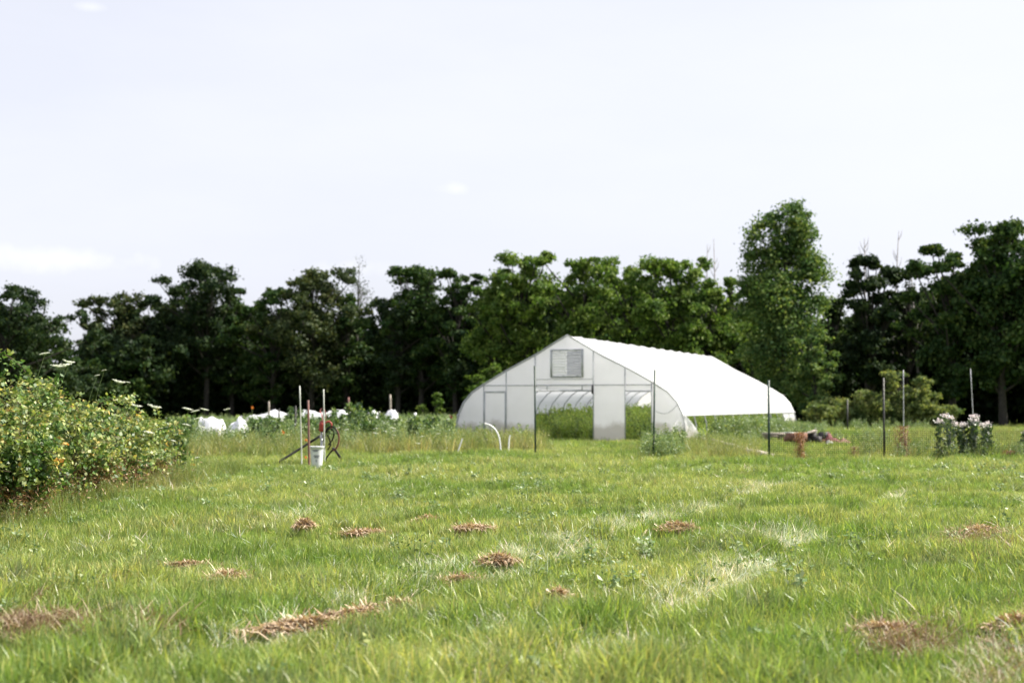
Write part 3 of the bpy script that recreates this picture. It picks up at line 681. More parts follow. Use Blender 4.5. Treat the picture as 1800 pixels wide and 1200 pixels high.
def bucket():
    d = 33.6; x = px(558, d); g0 = float(gz(x, d))+.03; k = d/F
    rt, rb, h = 12.2*k, 9*k, .52
    r = empty('bucket', (x, d, g0), 0, 'white plastic bucket with dark printed bands standing in the grass', 'bucket')
    prof = [(0, .004), (rb, 0), (rb+.005, .02)]+[(rb+(rt-rb)*t, h*t) for t in (.2, .4, .6, .8, .93)]+[(rt+.008, h*.935), (rt+.008, h*.955), (rt, h*.96), (rt+.012, h*.965), (rt+.012, h), (rt-.006, h), (rt-.008, h*.9), (rb, .03), (0, .02)]
    Geo().lathe(prof, 28).build('pail', M['bucket'], r, smooth=False)
    def band_(z0, z1, a0, a1, nseg, m, gap=.0):
        G = Geo(); an = np.linspace(R(a0), R(a1), nseg+1)
        for i in range(nseg):
            a, b = an[i], an[i+1]-(an[i+1]-an[i])*gap; V = []
            for (aa, z) in ((a, z0), (b, z0), (b, z1), (a, z1)):
                rr = rb+(rt-rb)*z/h+.003; V.append([rr*math.cos(aa), rr*math.sin(aa), z])
            G.add(V, [[0, 1, 2, 3]])
        G.build('printed_label', m, r)
    band_(h*.80, h*.85, -122, -66, 9, M['ink'], .3); band_(h*.76, h*.785, -120, -75, 12, M['ink'], .3)
    band_(h*.55, h*.60, -112, -58, 7, M['ink'], .25); band_(h*.48, h*.53, -108, -62, 5, M['ink'], .2); band_(h*.30, h*.40, -95, -78, 3, M['ink'], .5)
    aa = np.linspace(R(8), R(172), 14); P = np.array([[rt*1.08*math.cos(a), -.02-rt*.9*math.sin(a)*.55, h*.93-rt*1.2*math.sin(a)] for a in aa])
    Geo().tube(P, .004, 6).build('wire_handle', M['greysteel'], r)
bucket()

# white pvc hoop pipes before the greenhouse
def pipe(pts, d, r, name, label):
    P = np.array([[px(X, d), d, pz(Y, d)] for X, Y in pts]); t = np.linspace(0, len(P)-1, 24)
    Q = np.column_stack([np.interp(t, range(len(P)), P[:, i]) for i in range(3)])
    for _ in range(3): Q[1:-1] = (Q[:-2]+Q[1:-1]*2+Q[2:])/4
    b = P[-1].copy(); b[2] = 0
    o = Geo().tube(Q-b, r, 8).build(name, M['pvc'], loc=b, smooth=True); tag(o, label, 'pipe', 'white plastic pipes in front of the greenhouse')
pipe([(852, 744), (860, 746), (869, 752), (876, 763), (879, 776), (880, 790), (881, 804)], 41.5, .022, 'plastic_pipe', 'bent white plastic pipe arching in front of the left greenhouse door')
pipe([(897, 764), (895, 770), (894, 785), (893, 803)], 42, .022, 'plastic_pipe', 'short straight white plastic pipe right of the arching one')
pipe([(813, 770), (808, 785), (802, 802)], 42, .022, 'plastic_pipe', 'short slanting white plastic pipe at the left corner of the greenhouse')

# bench, scrap heap
def bench():
    d = 54; x = px(1370, d); r = empty('low_table', (x, d, 0), R(4), 'low grey weathered table in the weeds beside the greenhouse', 'table')
    k = d/F; z = pz(760, d)
    Geo().box(-30*k, 6*k, -.3, .3, z-.09, z).box(-29*k, 5*k, -.22, .22, z-.17, z-.091).build('table_top', M['wood'], r)
    Geo().box(6.3*k, 30*k, -.28, .3, z-.05, z+.015).build('table_board', M['whitepost'], r)
    for s in (-24, 0, 24): Geo().box(s*k-.04, s*k+.04, -.2, .2, 0, z-.172).build('leg', M['wood'], r)
bench()
def scrap():
    g = np.random.default_rng(5)
    def piece(name, X, Y, wpx, hpx, mat, label, cat, d=51, shape='board', rot=0):
        k = d/F; x = px(X, d); z = pz(Y, d); w = wpx*k; h = hpx*k
        G = Geo()
        if shape == 'board':
            for i in range(3): G.box(-w/2, w/2, -.25+i*.17, -.09+i*.17, 0, .045+.004*i)
            for i in (-.35, .35): G.box(w*i-.05, w*i+.05, -.26, .26, -.05, -.001)
        elif shape == 'heap':
            for i in range(9):
                a, b, c = g.normal(size=3)*[w*.22, .15, h*.05]; q = .1+.14*g.random()
                an = g.random()*3
                G.box(-q, q, -q*.6, q*.6, 0, q*1.1, M=lambda v, a=a, b=b, an=an: np.column_stack([v[:, 0]*math.cos(an)-v[:, 1]*math.sin(an)+a, v[:, 0]*math.sin(an)+v[:, 1]*math.cos(an)+b, v[:, 2]+max(0, .32*h-abs(a)*.3)*(g.random())]))
        elif shape == 'cloth':
            n = 9; a = np.linspace(-1, 1, n); A, B = np.meshgrid(a, a)
            Z = h*(1-A*A)*(1-B*B)*(.7+.5*np.sin(A*5+X)*np.cos(B*4))+.03*g.normal(size=A.shape)
            i = np.arange(n*n).reshape(n, n)
            G.add(np.stack([A*w/2, B*w*.3, np.maximum(Z, .0)], -1).reshape(-1, 3), np.stack([i[:-1, :-1], i[:-1, 1:], i[1:, 1:], i[1:, :-1]], -1).reshape(-1, 4))
        o = G.build(name, mat, loc=(x, d+g.normal()*.2, z)); o.rotation_euler = (0, rot, 0)
        tag(o, label, cat)
    piece('tipped_board', 1416, 762, 34, 6, M['wood'], 'weathered board pallet tipped over the scrap heap', 'pallet', 51, 'board', R(-17))
    piece('brick_heap', 1395, 776, 34, 20, M['brick'], 'heap of pinkish bricks left of the tipped board', 'bricks', 50, 'heap')
    piece('scrap_heap', 1420, 778, 40, 30, M['junkdark'], 'dark heap of scrap under the tipped board', 'scrap heap', 51.5, 'heap')
    piece('tyre_heap', 1442, 776, 22, 26, M['junkdark'], 'small dark lump at the end of the scrap heap', 'scrap', 51.5, 'heap')
    piece('maroon_sheet', 1460, 779, 36, 16, M['junkpink'], 'crumpled maroon sheet lying on the far lawn', 'sheet', 51, 'cloth')
    piece('maroon_scrap', 1452, 779, 12, 20, M['junkpink'], 'small upright maroon scrap at the left end of the crumpled sheet', 'scrap', 50.5, 'cloth')
    piece('flat_sheet', 1485, 779, 32, 8, M['junk'], 'flat reddish sheet, last of the litter on the lawn', 'sheet', 51, 'cloth')
    piece('pale_stone', 1462, 780, 14, 6, M['stone'], 'pale flat stone in front of the maroon sheet', 'stone', 49, 'cloth')
scrap()

# ------------------------------------------------------------------ row covers
def rowcover(name, X0, X1, d, humps, label, seed, depth=.7):
    g = np.random.default_rng(seed); k = d/F; x0, x1 = px(X0, d), px(X1, d)
    r = empty(name, ((x0+x1)/2, d, 0), 0, label, 'row cover', 'white fabric row covers over the vegetable beds')
    n = max(12, int((x1-x0)/.12)); xs = np.linspace(x0, x1, n); top = np.interp(xs, [px(a, d) for a, _ in humps], [pz(b, d) for _, b in humps])
    m = 17; an = np.linspace(0, math.pi, m); V = np.zeros((n, m, 3))
    for i in range(n):
        e = min(1, (i)/(n*.08+1), (n-1-i)/(n*.08+1)); tz = top[i]*(.55+.45*math.sqrt(max(e, 0)))*(1+.03*math.sin(xs[i]*3.1+seed))
        rr = 1+.05*g.normal(size=m)*.6+.035*np.sin(an*6+xs[i]*4)
        V[i, :, 0] = xs[i]-(x0+x1)/2+.02*g.normal(size=m); V[i, :, 1] = -np.cos(an)*depth*rr*(1.1-.3*np.sin(an)); V[i, :, 2] = np.sin(an)**.8*tz*rr
    i = np.arange(n*m).reshape(n, m)
    Geo().add(V.reshape(-1, 3), np.stack([i[:-1, :-1], i[:-1, 1:], i[1:, 1:], i[1:, :-1]], -1).reshape(-1, 4)).build('fabric', M['cloth'], r, smooth=True)
    for a, b in humps[1:-1]:
        hx = px(a, d)-(x0+x1)/2; hz = pz(b, d)-.03
        Geo().tube(np.column_stack([np.full(m, hx), -np.cos(an)*depth*.8, np.sin(an)**.8*hz]), .012, 6).build('hoop', M['steel'], r)
rowcover('row_cover', 346, 400, 50, [(346, 742), (354, 731), (362, 735), (374, 730), (382, 739), (390, 738), (400, 750)], 'white row cover with vertical folds, just right of the white umbels of the hedge', 1)
rowcover('row_cover', 398, 440, 49, [(398, 750), (408, 745), (416, 741), (425, 729), (431, 739), (436, 750), (440, 764)], 'white row cover rising to a sharp tent point', 2)
rowcover('row_cover', 428, 622, 78, [(428, 730), (455, 729), (482, 721), (505, 727), (526, 722), (545, 722), (565, 727), (590, 721), (604, 719), (616, 723), (622, 729)], 'longest white row cover, running behind the hydrant', 3)
rowcover('row_cover', 624, 671, 76, [(624, 734), (640, 730), (657, 720), (665, 726), (671, 735)], 'small humped white row cover between the longest one and the last dome', 4)
rowcover('row_cover', 672, 703, 74, [(672, 732), (684, 722), (694, 718), (700, 724), (703, 733)], 'domed white row cover, nearest the greenhouse, a stake behind it', 5)

# ------------------------------------------------------------------ flowers
def umbel(X, Y, X1, Y1, d, wpx, label, name='wild_carrot', tilt=0.2, cupped=False):
    x, z = px(X, d), pz(Y, d); x1, z1 = px(X1, d), pz(Y1, d); w = wpx/F*d/2; yb = 0.
    if X < 300 and d < 30: x1 -= .7; yb = .9
    g = np.random.default_rng(int(X*7+Y)); g0 = float(gz(x1, d))
    r = empty(name, (x1, d, g0), 0, label, 'flower', 'white wild carrot flowers')
    t = np.linspace(0, 1, 8)[:, None]; zt = z-g0; dx = x-x1
    P = np.column_stack([dx*t[:, 0], yb*(1-t[:, 0])**2, (zt-w*.5)*t[:, 0]**.8])
    G = Geo().tube(P, np.linspace(.005, .003, 8), 5)
    top = P[-1]; tl = tilt*(1 if g.random() > .5 else -1)
    n = 26; rr = w*np.sqrt((np.arange(n)+.5)/n); aa = np.arange(n)*2.4
    C = np.column_stack([rr*np.cos(aa), rr*np.sin(aa), w*.45+(.25*w*(rr/w)**2 if cupped else -.12*w*(rr/w)**2)])
    C[:, 2] += C[:, 0]*tl; C += top
    for c in C: G.tube([top, (top+c)/2+[0, 0, -.1*w], c], .0016, 4)
    G.build('stem', M['stem'], r)
    H = Geo(); q = np.repeat(C, 16, 0)+g.normal(size=(n*16, 3))*[w*.11, w*.11, w*.03]
    H.leaves(q, max(.012, w*.16), up=2.5, g=g, asp=.9, fold=.05); H.build('umbel', M['flower'], r)
for a in [
    (78, 620, 89, 700, 20.4, 16, 'upright wild carrot flower standing clear above the bramble, leftmost of the tall ones'),
    (108, 643, 118, 720, 20.5, 30, 'widest wild carrot flower, cup shaped, above the bramble'),
    (121, 636, 118.5, 720, 20.9, 19, 'wild carrot flower just behind and above the widest one'),
    (183, 650, 197, 720, 24, 8, 'small wild carrot flower on the taller of two thin stems'),
    (171, 659, 180, 720, 24.2, 8, 'small wild carrot flower on the shorter of two thin stems'),
    (210, 671, 214, 730, 24.5, 21, 'flat tilted wild carrot flower to the right of two thin stems'),
    (225, 671, 229, 730, 25, 7, 'tiny wild carrot flower touching the flat tilted one'),
    (240, 713, 243, 770, 28, 20, 'wild carrot flower at the lower end of the hedge top, left of two'),
    (273, 715, 276, 775, 29, 22, 'wild carrot flower at the lower end of the hedge top, right of two'),
    (331, 717, 333, 790, 30, 17, 'wild carrot flower in front of the dark wood, taller of a touching pair'),
    (344, 721, 344, 790, 30.3, 14, 'wild carrot flower in front of the dark wood, lower of a touching pair'),
    (360, 718, 361, 790, 31, 14, 'wild carrot flower alone right of the touching pair'),
    (349, 734, 350, 790, 29, 12, 'wild carrot flower at the left corner of the folded row cover'),
    (329, 745, 330, 800, 29, 15, 'wild carrot flower level with the foot of the row covers'),
    (356, 749, 356, 800, 30, 11, 'wild carrot flower under the folded row cover'),
    (400, 718, 401, 780, 40, 11, 'wild carrot flower above the tent-shaped row cover'),
    (263, 758, 262, 820, 24, 17, 'round pale wild carrot flower in the hedge foot'),
    (283, 752, 284, 820, 25, 7, 'small wild carrot flower right of the round pale one'),
    (305, 773, 306, 820, 26, 10, 'wild carrot flower low among the weeds at the end of the hedge'),
    (348, 803, 350, 830, 26, 8, 'pale wild carrot flower lowest of all, on the lawn edge'),
    (594, 751, 595, 790, 44, 8, 'wild carrot flower right beside the hose loop'),
    (610, 754, 611, 795, 44, 8, 'wild carrot flower one step right of the hose loop'),
    (661, 752, 661, 790, 46, 8, 'wild carrot flower below the humped row cover, upper of two'),
    (660, 760, 661, 795, 45, 9, 'wild carrot flower below the humped row cover, lower of two'),
    (678, 757, 678, 795, 45, 7, 'faint wild carrot flower between two brighter pairs'),
    (691, 751, 692, 790, 46, 10, 'wild carrot flower below the domed row cover, upper of three'),
    (694, 756, 695, 790, 45, 8, 'wild carrot flower below the domed row cover, middle of three'),
    (690, 763, 691, 795, 45, 7, 'wild carrot flower below the domed row cover, lowest of three'),
    (718, 739, 718, 780, 48, 7, 'wild carrot flower left of the capped green stake'),
    (742, 766, 743, 800, 43, 8, 'wild carrot flower right of the capped green stake'),
    (735, 778, 736, 805, 42, 8, 'wild carrot flower at the foot of the capped green stake'),
    (771, 761, 773, 795, 44, 8, 'tilted wild carrot flower closest to the greenhouse corner'),
    (723, 803, 724, 815, 38, 7, 'wild carrot flower low in the grass below the capped stake')]:
    umbel(*a, cupped=(a[5] > 18), tilt=.12 if a[5] > 22 else .25)

def phlox(X, Yt, hw, d, label, seed, dens=1.):
    g = np.random.default_rng(seed); k = d/F; x = px(X, d); g0 = float(gz(x, d)); h = pz(Yt, d)-g0; w = hw*k
    r = empty('phlox', (x, d, g0), 0, label, 'flowers', 'pale pink phlox by the netting fence')
    S = Geo(); Lf = Geo(); n = max(1, int(round(hw/5)))
    for i in range(n):
        bx = (g.random()-.5)*w*1.4; tx = bx*1.2+g.normal()*.04; hh = h*(1-.16*g.random()*(n > 1)); by = g.normal()*.12
        p = np.array([[bx*.6, by, 0], [bx, by, hh*.5], [tx, by, hh-.08]]); S.tube(p, .008, 5)
        m = int(135*dens); t = .12+.84*g.random(m); c = np.column_stack([np.interp(t, [0, .5, 1], p[:, 0]), by+0*t, t*hh])+g.normal(size=(m, 3))*[.06, .06, .02]
        Lf.leaves(c, .14*(.6+.6*g.random(m)), up=.2, g=g, asp=.36)
        H = Geo(); q = 60; c = np.array([tx, by, hh-.04])+g.normal(size=(q, 3))*[.05, .05, .028]; H.leaves(c, .045, up=.6, g=g, asp=1.)
        H.build('flower_head', M['pinkflower'], r)
    S.build('stem', M['stem'], r); Lf.build('foliage', M['phloxleaf'], r)
M['phloxleaf'] = leafmat('phlox_leaves', [(0, (.012, .035, .012)), (.6, (.03, .07, .022)), (1, (.08, .14, .05))], trans=.35, gloss=.07)
phlox(1645, 737, 6, 38.1, 'single thin phlox stem with a pink flower head, left of the clump', 1)
phlox(1669, 719, 9, 38.0, 'phlox stem pair with the pinkest tall flower head', 2, .8)
phlox(1694, 733, 18, 38.0, 'bushy phlox clump with cream and white heads in front of a post', 3)
phlox(1707, 720, 9, 38.2, 'tallest phlox stems with white heads behind the bushy clump', 4)
phlox(1728, 742, 14, 38.0, 'phlox clump with drooping white heads on the far side of the bushy clump', 5)
phlox(1797, 757, 6, 38.0, 'short phlox with yellowish head standing far from the others', 6)

def deadplant(X, Y0, Y1, hw, mat, label, seed, n=900):
    g = np.random.default_rng(seed); x, d = pg(X, Y1); k = d/F; h = (Y1-Y0)*k; w = hw*k; g0 = float(gz(x, d))
    r = empty('dead_weed', (x, d, g0), 0, label, 'weed')
    S = Geo(); 
    for i in range(14):
        a = g.normal(size=2)*w*.35; b = a+g.normal(size=2)*w*.3; S.tube([[a[0], a[1], 0], [b[0], b[1], h*(.6+.4*g.random())]], .006, 4)
    S.build('stems', mat, r)
    z = g.random(n)*h; c = np.column_stack([g.normal(size=n)*w*.42, g.normal(size=n)*w*.42, z]); Geo().leaves(c, .05, g=g, asp=.4).build('seed_heads', mat, r)
deadplant(1405, 760, 809, 11, M['rust'], 'dead rusty orange weed standing by the table end of the fence', 1)
deadplant(1585, 748, 808, 14, M['deadpink'], 'dead reddish brown weed leaning on the netting under a pale pole', 2)
deadplant(1500, 783, 808, 10, M['deadpink'], 'short faint brown weed low on the netting between the two tall fence posts', 3, 300)
deadplant(1771, 795, 810, 14, M['deadpink'], 'low reddish weed by the netting beyond the phlox', 4, 300)

def flower(X, Y, d, mat, label, wpx=8):
    x = px(X, d); z = pz(Y, d); g = np.random.default_rng(int(X)); g0 = float(gz(x, d))
    r = empty('garden_flower', (x, d, g0), 0, label, 'flower', 'orange garden flowers')
    Geo().tube([[.02, 0, 0], [0, 0, z-g0]], .007, 5).build('stem', M['stem'], r)
    w = wpx/F*d/2*.7; Geo().leaves(np.array([0, 0, z-g0])+g.normal(size=(60, 3))*w*.5, w*.8, g=g, asp=.8).build('flower_head', mat, r)
flower(498, 760, 46, M['orangeflower'], 'deep orange flower in the weeds left of the white stakes')
flower(539, 773, 38, M['orangeflower'], 'yellow-orange flower beside the wooden stake, upper of two', 6)
flower(538, 803, 35.4, M['orangeflower'], 'yellow-orange flower beside the wooden stake, lower of two', 6)
flower(444, 716, 60, M['orangeflower'], 'small orange flower head above the long row cover', 6)
flower(793, 733, 60, M['red'], 'tiny red flower beside the greenhouse corner', 7)

# ------------------------------------------------------------------ leafy garden plants
def shrub_mesh(h, w, ls, n, mat, seed, upright=.6):
    g = np.random.default_rng(seed); S = Geo(); Lf = Geo(); k = 9
    for i in range(k):
        a = g.random()*6.28; r0 = w*.5*g.random()**.6; hh = h*(.65+.4*g.random()); top = np.array([math.cos(a)*r0, math.sin(a)*r0, hh])
        p = np.array([[0, 0, 0], top*[.45, .45, .5], top]); S.tube(p, [.014, .009, .004], 5)
        m = n//k; t = .2+.84*g.random(m); c = np.column_stack([np.interp(t, [0, .5, 1], p[:, j]) for j in range(3)])+g.normal(size=(m, 3))*w*.12*(1.3-.7*t[:, None])
        Lf.leaves(c, ls*(.6+.7*g.random(m)), up=.35, g=g, asp=.55)
    return S, Lf
def shrub(name, loc, h, w, ls, n, mat, seed, label, cat, group):
    r = empty(name, loc, 0, label, cat, group); S, Lf = shrub_mesh(h, w, ls, n, mat, seed)
    S.build('stem', M['stem'], r); Lf.build('foliage', mat, r); return r
M['crop'] = leafmat('tomato_leaves', [(0, (.02, .06, .015)), (.55, (.06, .13, .03)), (1, (.20, .28, .08))], trans=.4)
base = None; pr = []
spots = [(508, 728, 60), (516, 718, 57), (534, 722, 58), (552, 738, 52), (585, 722, 58), (599, 727, 56), (611, 733, 55), (622, 709, 62), (632, 722, 58), (640, 727, 56), (648, 717, 60), (660, 737, 55), (671, 728, 58), (681, 733, 56), (692, 737, 55),
         (465, 734, 58), (480, 738, 55), (448, 736, 57), (432, 744, 55), (412, 752, 52), (395, 752, 50), (496, 742, 53), (568, 742, 52), (710, 744, 56), (722, 742, 58), (746, 742, 58), (760, 738, 60), (775, 742, 58), (787, 738, 60), (370, 754, 46), (352, 752, 44), (652, 744, 50), (626, 746, 50), (540, 752, 48), (470, 752, 48), (440, 756, 47)]
gq = np.random.default_rng(91)
spots = [q for q in spots if not (340 < q[0] < 425)]
spots += [(300+490*gq.random()**1.1, 733+16*gq.random(), 45+12*gq.random()) for _ in range(64)]
spots = [q for q in spots if not (345 < q[0] < 440 and q[1] < 758)]
spots += [(262+70*gq.random(), 742+18*gq.random(), 31+6*gq.random()) for _ in range(6)]
near = ['dark gap by the white stake', 'tall white stake', 'reddish wooden stake', 'space left of the hydrant', 'hydrant lever', 'hose loop', 'orange-brown stake', 'end of the longest row cover', 'gap after the longest row cover', 'humped row cover foot', 'humped row cover top', 'front of the humped row cover', 'gap before the dome', 'domed cover foot', 'right of the domed cover']
for i, (X, Y, d) in enumerate(spots):
    if i < 4: pr.append(shrub('tomato_plant', (0, 0, 0), 1.0, .6, .12, 900, M['crop'], 30+i, 'x', 'plant', 'leafy plants in the vegetable plot')); o = pr[i]
    else: o = copy_tree(pr[i % 4])
    x = px(X, d); z = pz(Y, d); g0 = float(gz(x, d)); o.location = (x, d, g0); s = z-g0; o.scale = (s*.9, s*.9, s); o.rotation_euler[2] = i*1.3
    if i < len(near): lb = 'leafy garden plant at the '+near[i]
    else:
        side = 'tall weeds at the end of the bramble hedge' if d < 41 and X < 366 else 'weedy bed under the %s' % ('folded row cover' if X < 400 else 'tent-pointed row cover' if X < 450 else 'long row cover') if X < 700 else 'open bed between the domed row cover and the greenhouse'
        lb = 'leafy garden plant in the '+side
    o['label'] = lb

# ------------------------------------------------------------------ bramble hedge
def bramble(x, y, h, w, ln, n, label, seed):
    g = np.random.default_rng(seed)
    r = empty('bramble_bush', (x, y, 0), 0, label, 'bush', 'bramble bushes of the hedge')
    S = Geo(); Lf = Geo(); D = Geo()
    K = 150; C = []
    MD = [(g.normal()*w*.20, (g.random()-.5)*ln*.85, .32+.5*g.random(), h*(.45+.62*g.random())) for _ in range(9)]
    MD.append((0, g.normal()*.3, .55, h*1.03)); MD.append((w*.38, (g.random()-.5)*ln*.6, .5, h*.5)); MD.append((w*.36, (g.random()-.5)*ln*.8, .5, h*.4)); MD.append((0, -ln*.38, .6, h*.55))
    for i in range(K):
        mx, my, mr, mh = MD[i % len(MD)]; a = g.random()*6.28; q = g.random()**.5
        ex, ey = mx+math.cos(a)*q*mr, my+math.sin(a)*q*mr; hh = mh*(.5+.5*math.sqrt(1-q*q*.95))*(.9+.2*g.random())
        t = np.linspace(0, 1, 7)
        p = np.column_stack([mx*.7+(ex-mx*.7)*t**1.5, my*.8+(ey-my*.8)*t**1.5, hh*np.sin(t*math.pi*.60)/.98])
        S.tube(p, np.linspace(.006, .0025, 7), 4)
        m = n//K; nn = 14; nod = .05+.95*g.random(nn)**.75; tt = np.repeat(nod, m//nn+1)
        c = np.column_stack([np.interp(tt, t, p[:, j]) for j in range(3)])+np.repeat(g.normal(size=(nn, 3))*.11, m//nn+1, 0)+g.normal(size=(len(tt), 3))*.048
        C.append(c)
    C = np.concatenate(C); C[:, 2] = np.maximum(C[:, 2], .05)
    low = C[:, 2] < .12+.50*vnoise(C[:, 0]+x, C[:, 1]+y, .6, 3)
    out = np.column_stack([C[:, 0]/w, C[:, 1]/ln, (C[:, 2]-h*.4)/h])*1.1
    keep = ~low | (g.random(len(C)) < .6)
    Lf.leaves(C[keep], .07*(.55+.8*g.random(keep.sum())), up=.5, out=out[keep], g=g, asp=.75)
    q = np.repeat(C[low], 2, 0); q = q+g.normal(size=q.shape)*.08; q[:, 2] = np.abs(q[:, 2]); D.leaves(q, .07, g=g, asp=.2)
    S.build('canes', M['cane'], r); Lf.build('foliage', M['bramble'], r); D.build('dead_growth', M['drybrush'], r)
    # a few clustered three-leaf tips poking out along long canes
    T = Geo(); cs = Geo()
    for i in range(48):
        a = g.random()*6.28; p0 = np.array([math.cos(a)*w*.4, math.sin(a)*ln*.42, h*(.55+.38*g.random())]); dr = np.array([math.cos(a)*.6, math.sin(a)*.5, .3+.55*g.random()])*(.4+.4*g.random())
        t = np.linspace(0, 1, 6)[:, None]; p = p0+dr*t-np.array([0, 0, .25])*t*t; cs.tube(p, .004, 4)
        c = np.repeat(p, 5, 0)+g.normal(size=(30, 3))*.035; T.leaves(c, .075, up=.8, g=g, asp=.7)
    T.build('shoot_leaves', M['bramble'], r); cs.build('shoots', M['cane'], r)
bramble(-7.2, 15.7, 1.78, 2.6, 2.8, 19000, 'nearest bramble bush of the hedge, tallest, shaded side toward the viewer', 1)
bramble(-7.25, 18.8, 1.92, 2.4, 2.9, 16000, 'second bramble bush of the hedge with orange-tinged leaves on top', 2)
bramble(-7.35, 21.8, 1.68, 2.3, 3.0, 14000, 'third bramble bush of the hedge, below the two thin carrot stems', 3)
bramble(-7.4, 24.8, 1.42, 2.2, 3.0, 12000, 'fourth bramble bush of the hedge, lower and greener than the third', 4)
bramble(-7.6, 28.2, 1.15, 2.0, 3.2, 11000, 'farthest and lowest bramble bush, ending the hedge by the tall weeds', 5)
bramble(-9.6, 18.2, 1.8, 2.6, 3.4, 11000, 'bramble bush behind the first two, nearly hidden', 6)
def arching():
    d = 16.0; r = empty('bramble_cane', (px(-60, d), d, 0), 0, 'long arching bramble cane reaching in over the hedge top', 'cane')
    K = [(-60, 640), (-30, 620), (0, 619), (20, 630), (38, 645), (52, 662), (58, 672)]
    P = np.array([[px(a, d)-px(-60, d), 0, pz(b, d)] for a, b in K]); P = np.concatenate([[[-.2, .3, 0]], [[-.12, .2, 1.2]], P])
    Geo().tube(P, np.linspace(.009, .003, len(P)), 5).build('stem', M['cane'], r)
    t = np.linspace(2, len(P)-1, 90); c = np.column_stack([np.interp(t, range(len(P)), P[:, i]) for i in range(3)])+np.random.default_rng(3).normal(size=(90, 3))*[.03, .04, .035]
    Geo().leaves(c, .075, up=1., asp=.7).build('foliage', M['bramble'], r)
arching()

# ------------------------------------------------------------------ trees
def tree(name, X, Yt, hw, d, label, group, mat='t_mid', seed=1, ls=.30, nleaf=9000, cb=.25, top='round', gap=.5, lobes=None, cat='tree', bare=0, trunk=None, yo=0, wf=1.):
    """trunk, limbs and a crown made of many leaf clumps gathered round the twigs"""
    g = np.random.default_rng(seed*17+3); x = px(X, d); k = d/F; H = pz(Yt, d); W = hw*k*wf
    r = empty(name, (x, d+yo, 0), 0, label, cat, group)
    if lobes is None:
        lobes = []; CHt = H*(1-cb); n = int(np.clip(12+CHt*W*.26, 12, 30)); ph = g.random()*6.28
        def env(t): return {'round': math.sin(math.pi*(.14+.76*t))**.55, 'column': 1-.45*t**3, 'cone': 1.05-.72*t, 'vase': .5+.5*math.sin(.25+t*2.3)}[top]
        for i in range(n):
            t = (i+.5)/n; e = W*env(t)*(.68+.42*g.random()); rad = e*(.24+.22*g.random()); off = (e-rad*.8)*g.random()**.6; z = H*cb+CHt*t
            rh = min(rad*(.85+.4*g.random()), CHt*.3); a = i*2.4+ph; lobes.append((math.cos(a)*off, math.sin(a)*off, min(z, H-rh*.9), rad, rh))
        q = W*env(.93)*.34; lobes.append((g.normal()*W*.2, 0, H-q*.8, q, q*.8))
        for i in range(9):                       # small sprays breaking the outline, upper half mostly
            t = .35+.6*g.random(); e = W*env(t)*(.9+.35*g.random()); a = g.random()*6.28; q = W*(.10+.12*g.random())
            lobes.append((math.cos(a)*e, math.sin(a)*e*.7, min(H*cb+CHt*t+W*.12, H-q*.7), q, q*.9))
    T = Geo(); r0 = (trunk or (.10+.012*H))
    ztop = H*.8; tp = np.array([[0, 0, -.2], [.1*g.normal(), .1*g.normal(), H*.25], [.25*g.normal(), .2*g.normal(), H*.5], [.3*g.normal(), .2*g.normal(), ztop]])
    T.tube(tp, [r0*1.15, r0*.9, r0*.6, r0*.2], 7)
    Cc = []; vol = np.array([l[3]**2 for l in lobes]); vol = vol/vol.sum()
    ncl = int(40+nleaf/135); cl = []
    for (lx, ly, lz, lr, lh), v in zip(lobes, vol):
        z0 = lz*(.55+.2*g.random()); z0 = min(z0, ztop*.9); st = np.array([np.interp(z0, tp[:, 2], tp[:, j]) for j in range(3)])
        cen = np.array([lx, ly, lz]); mid = (st+cen)/2+[0, 0, -.1*lr]
        T.tube([st, mid, cen], [r0*.42, r0*.28, r0*.12], 5)
        m = max(4, int(ncl*v)); 
        for i in range(m):
            q = g.normal(size=3); q /= np.linalg.norm(q); q[2] = abs(q[2])*1.1-.35 if g.random() < .8 else q[2]
            rr = .35+.72*g.random()**.6; c = cen+q*[lr*rr, lr*rr, lh*rr]
            cl.append((c, cen, lr))
            if g.random() < .5: T.tube([cen, (cen+c)/2+g.normal(size=3)*.08, c], [r0*.13, r0*.09, r0*.03], 4)
    per = max(6, nleaf//len(cl)); pts = []; outs = []
    for c, cen, lr in cl:
        s = (.16+.16*g.random())*gap*(lr**.6)*1.35; m = int(per*(.5+g.random()))
        q = g.normal(size=(m, 3))*[s, s, s*.6]; pts.append(c+q); outs.append(q/(s+1e-6)*.35+(c-cen)/(lr+1e-6)*.5)
    pts = np.concatenate(pts); outs = np.concatenate(outs); ok = pts[:, 2] > .15
    T.build('trunk', M['bark'], r)
    Geo().leaves(pts[ok], ls*(.55+.8*g.random(ok.sum())), up=.35, out=outs[ok], g=g, asp=.75).build('crown', M[mat], r)
    return r
def snag(X, Yt, d, lean, label, seed, h2=.9):
    g = np.random.default_rng(seed); H = pz(Yt, d); x = px(X, d)
    r = empty('dead_tree', (x, d, 0), 0, label, 'tree', 'bare dead trees above the crowns')
    T = Geo(); T.tube([[-lean, 0, 0], [-lean*.5, 0, H*.5], [0, 0, H]], [.13, .08, .02], 6); B = Geo()
    for i in range(9):
        t = .55+.42*g.random(); z = H*t; p = np.array([-lean*(1-t), 0, z]); s = g.choice([-1, 1]); l = .4+1.1*g.random()*(1.1-t)
        B.tube([p, p+[s*l*.4, 0, l*.7], p+[s*l*.6, .1, l*1.5]], [.035, .022, .01], 4)
    T.build('trunk', M['greybark'], r); B.build('branches', M['greybark'], r)
GT = 'trees of the wood edge'
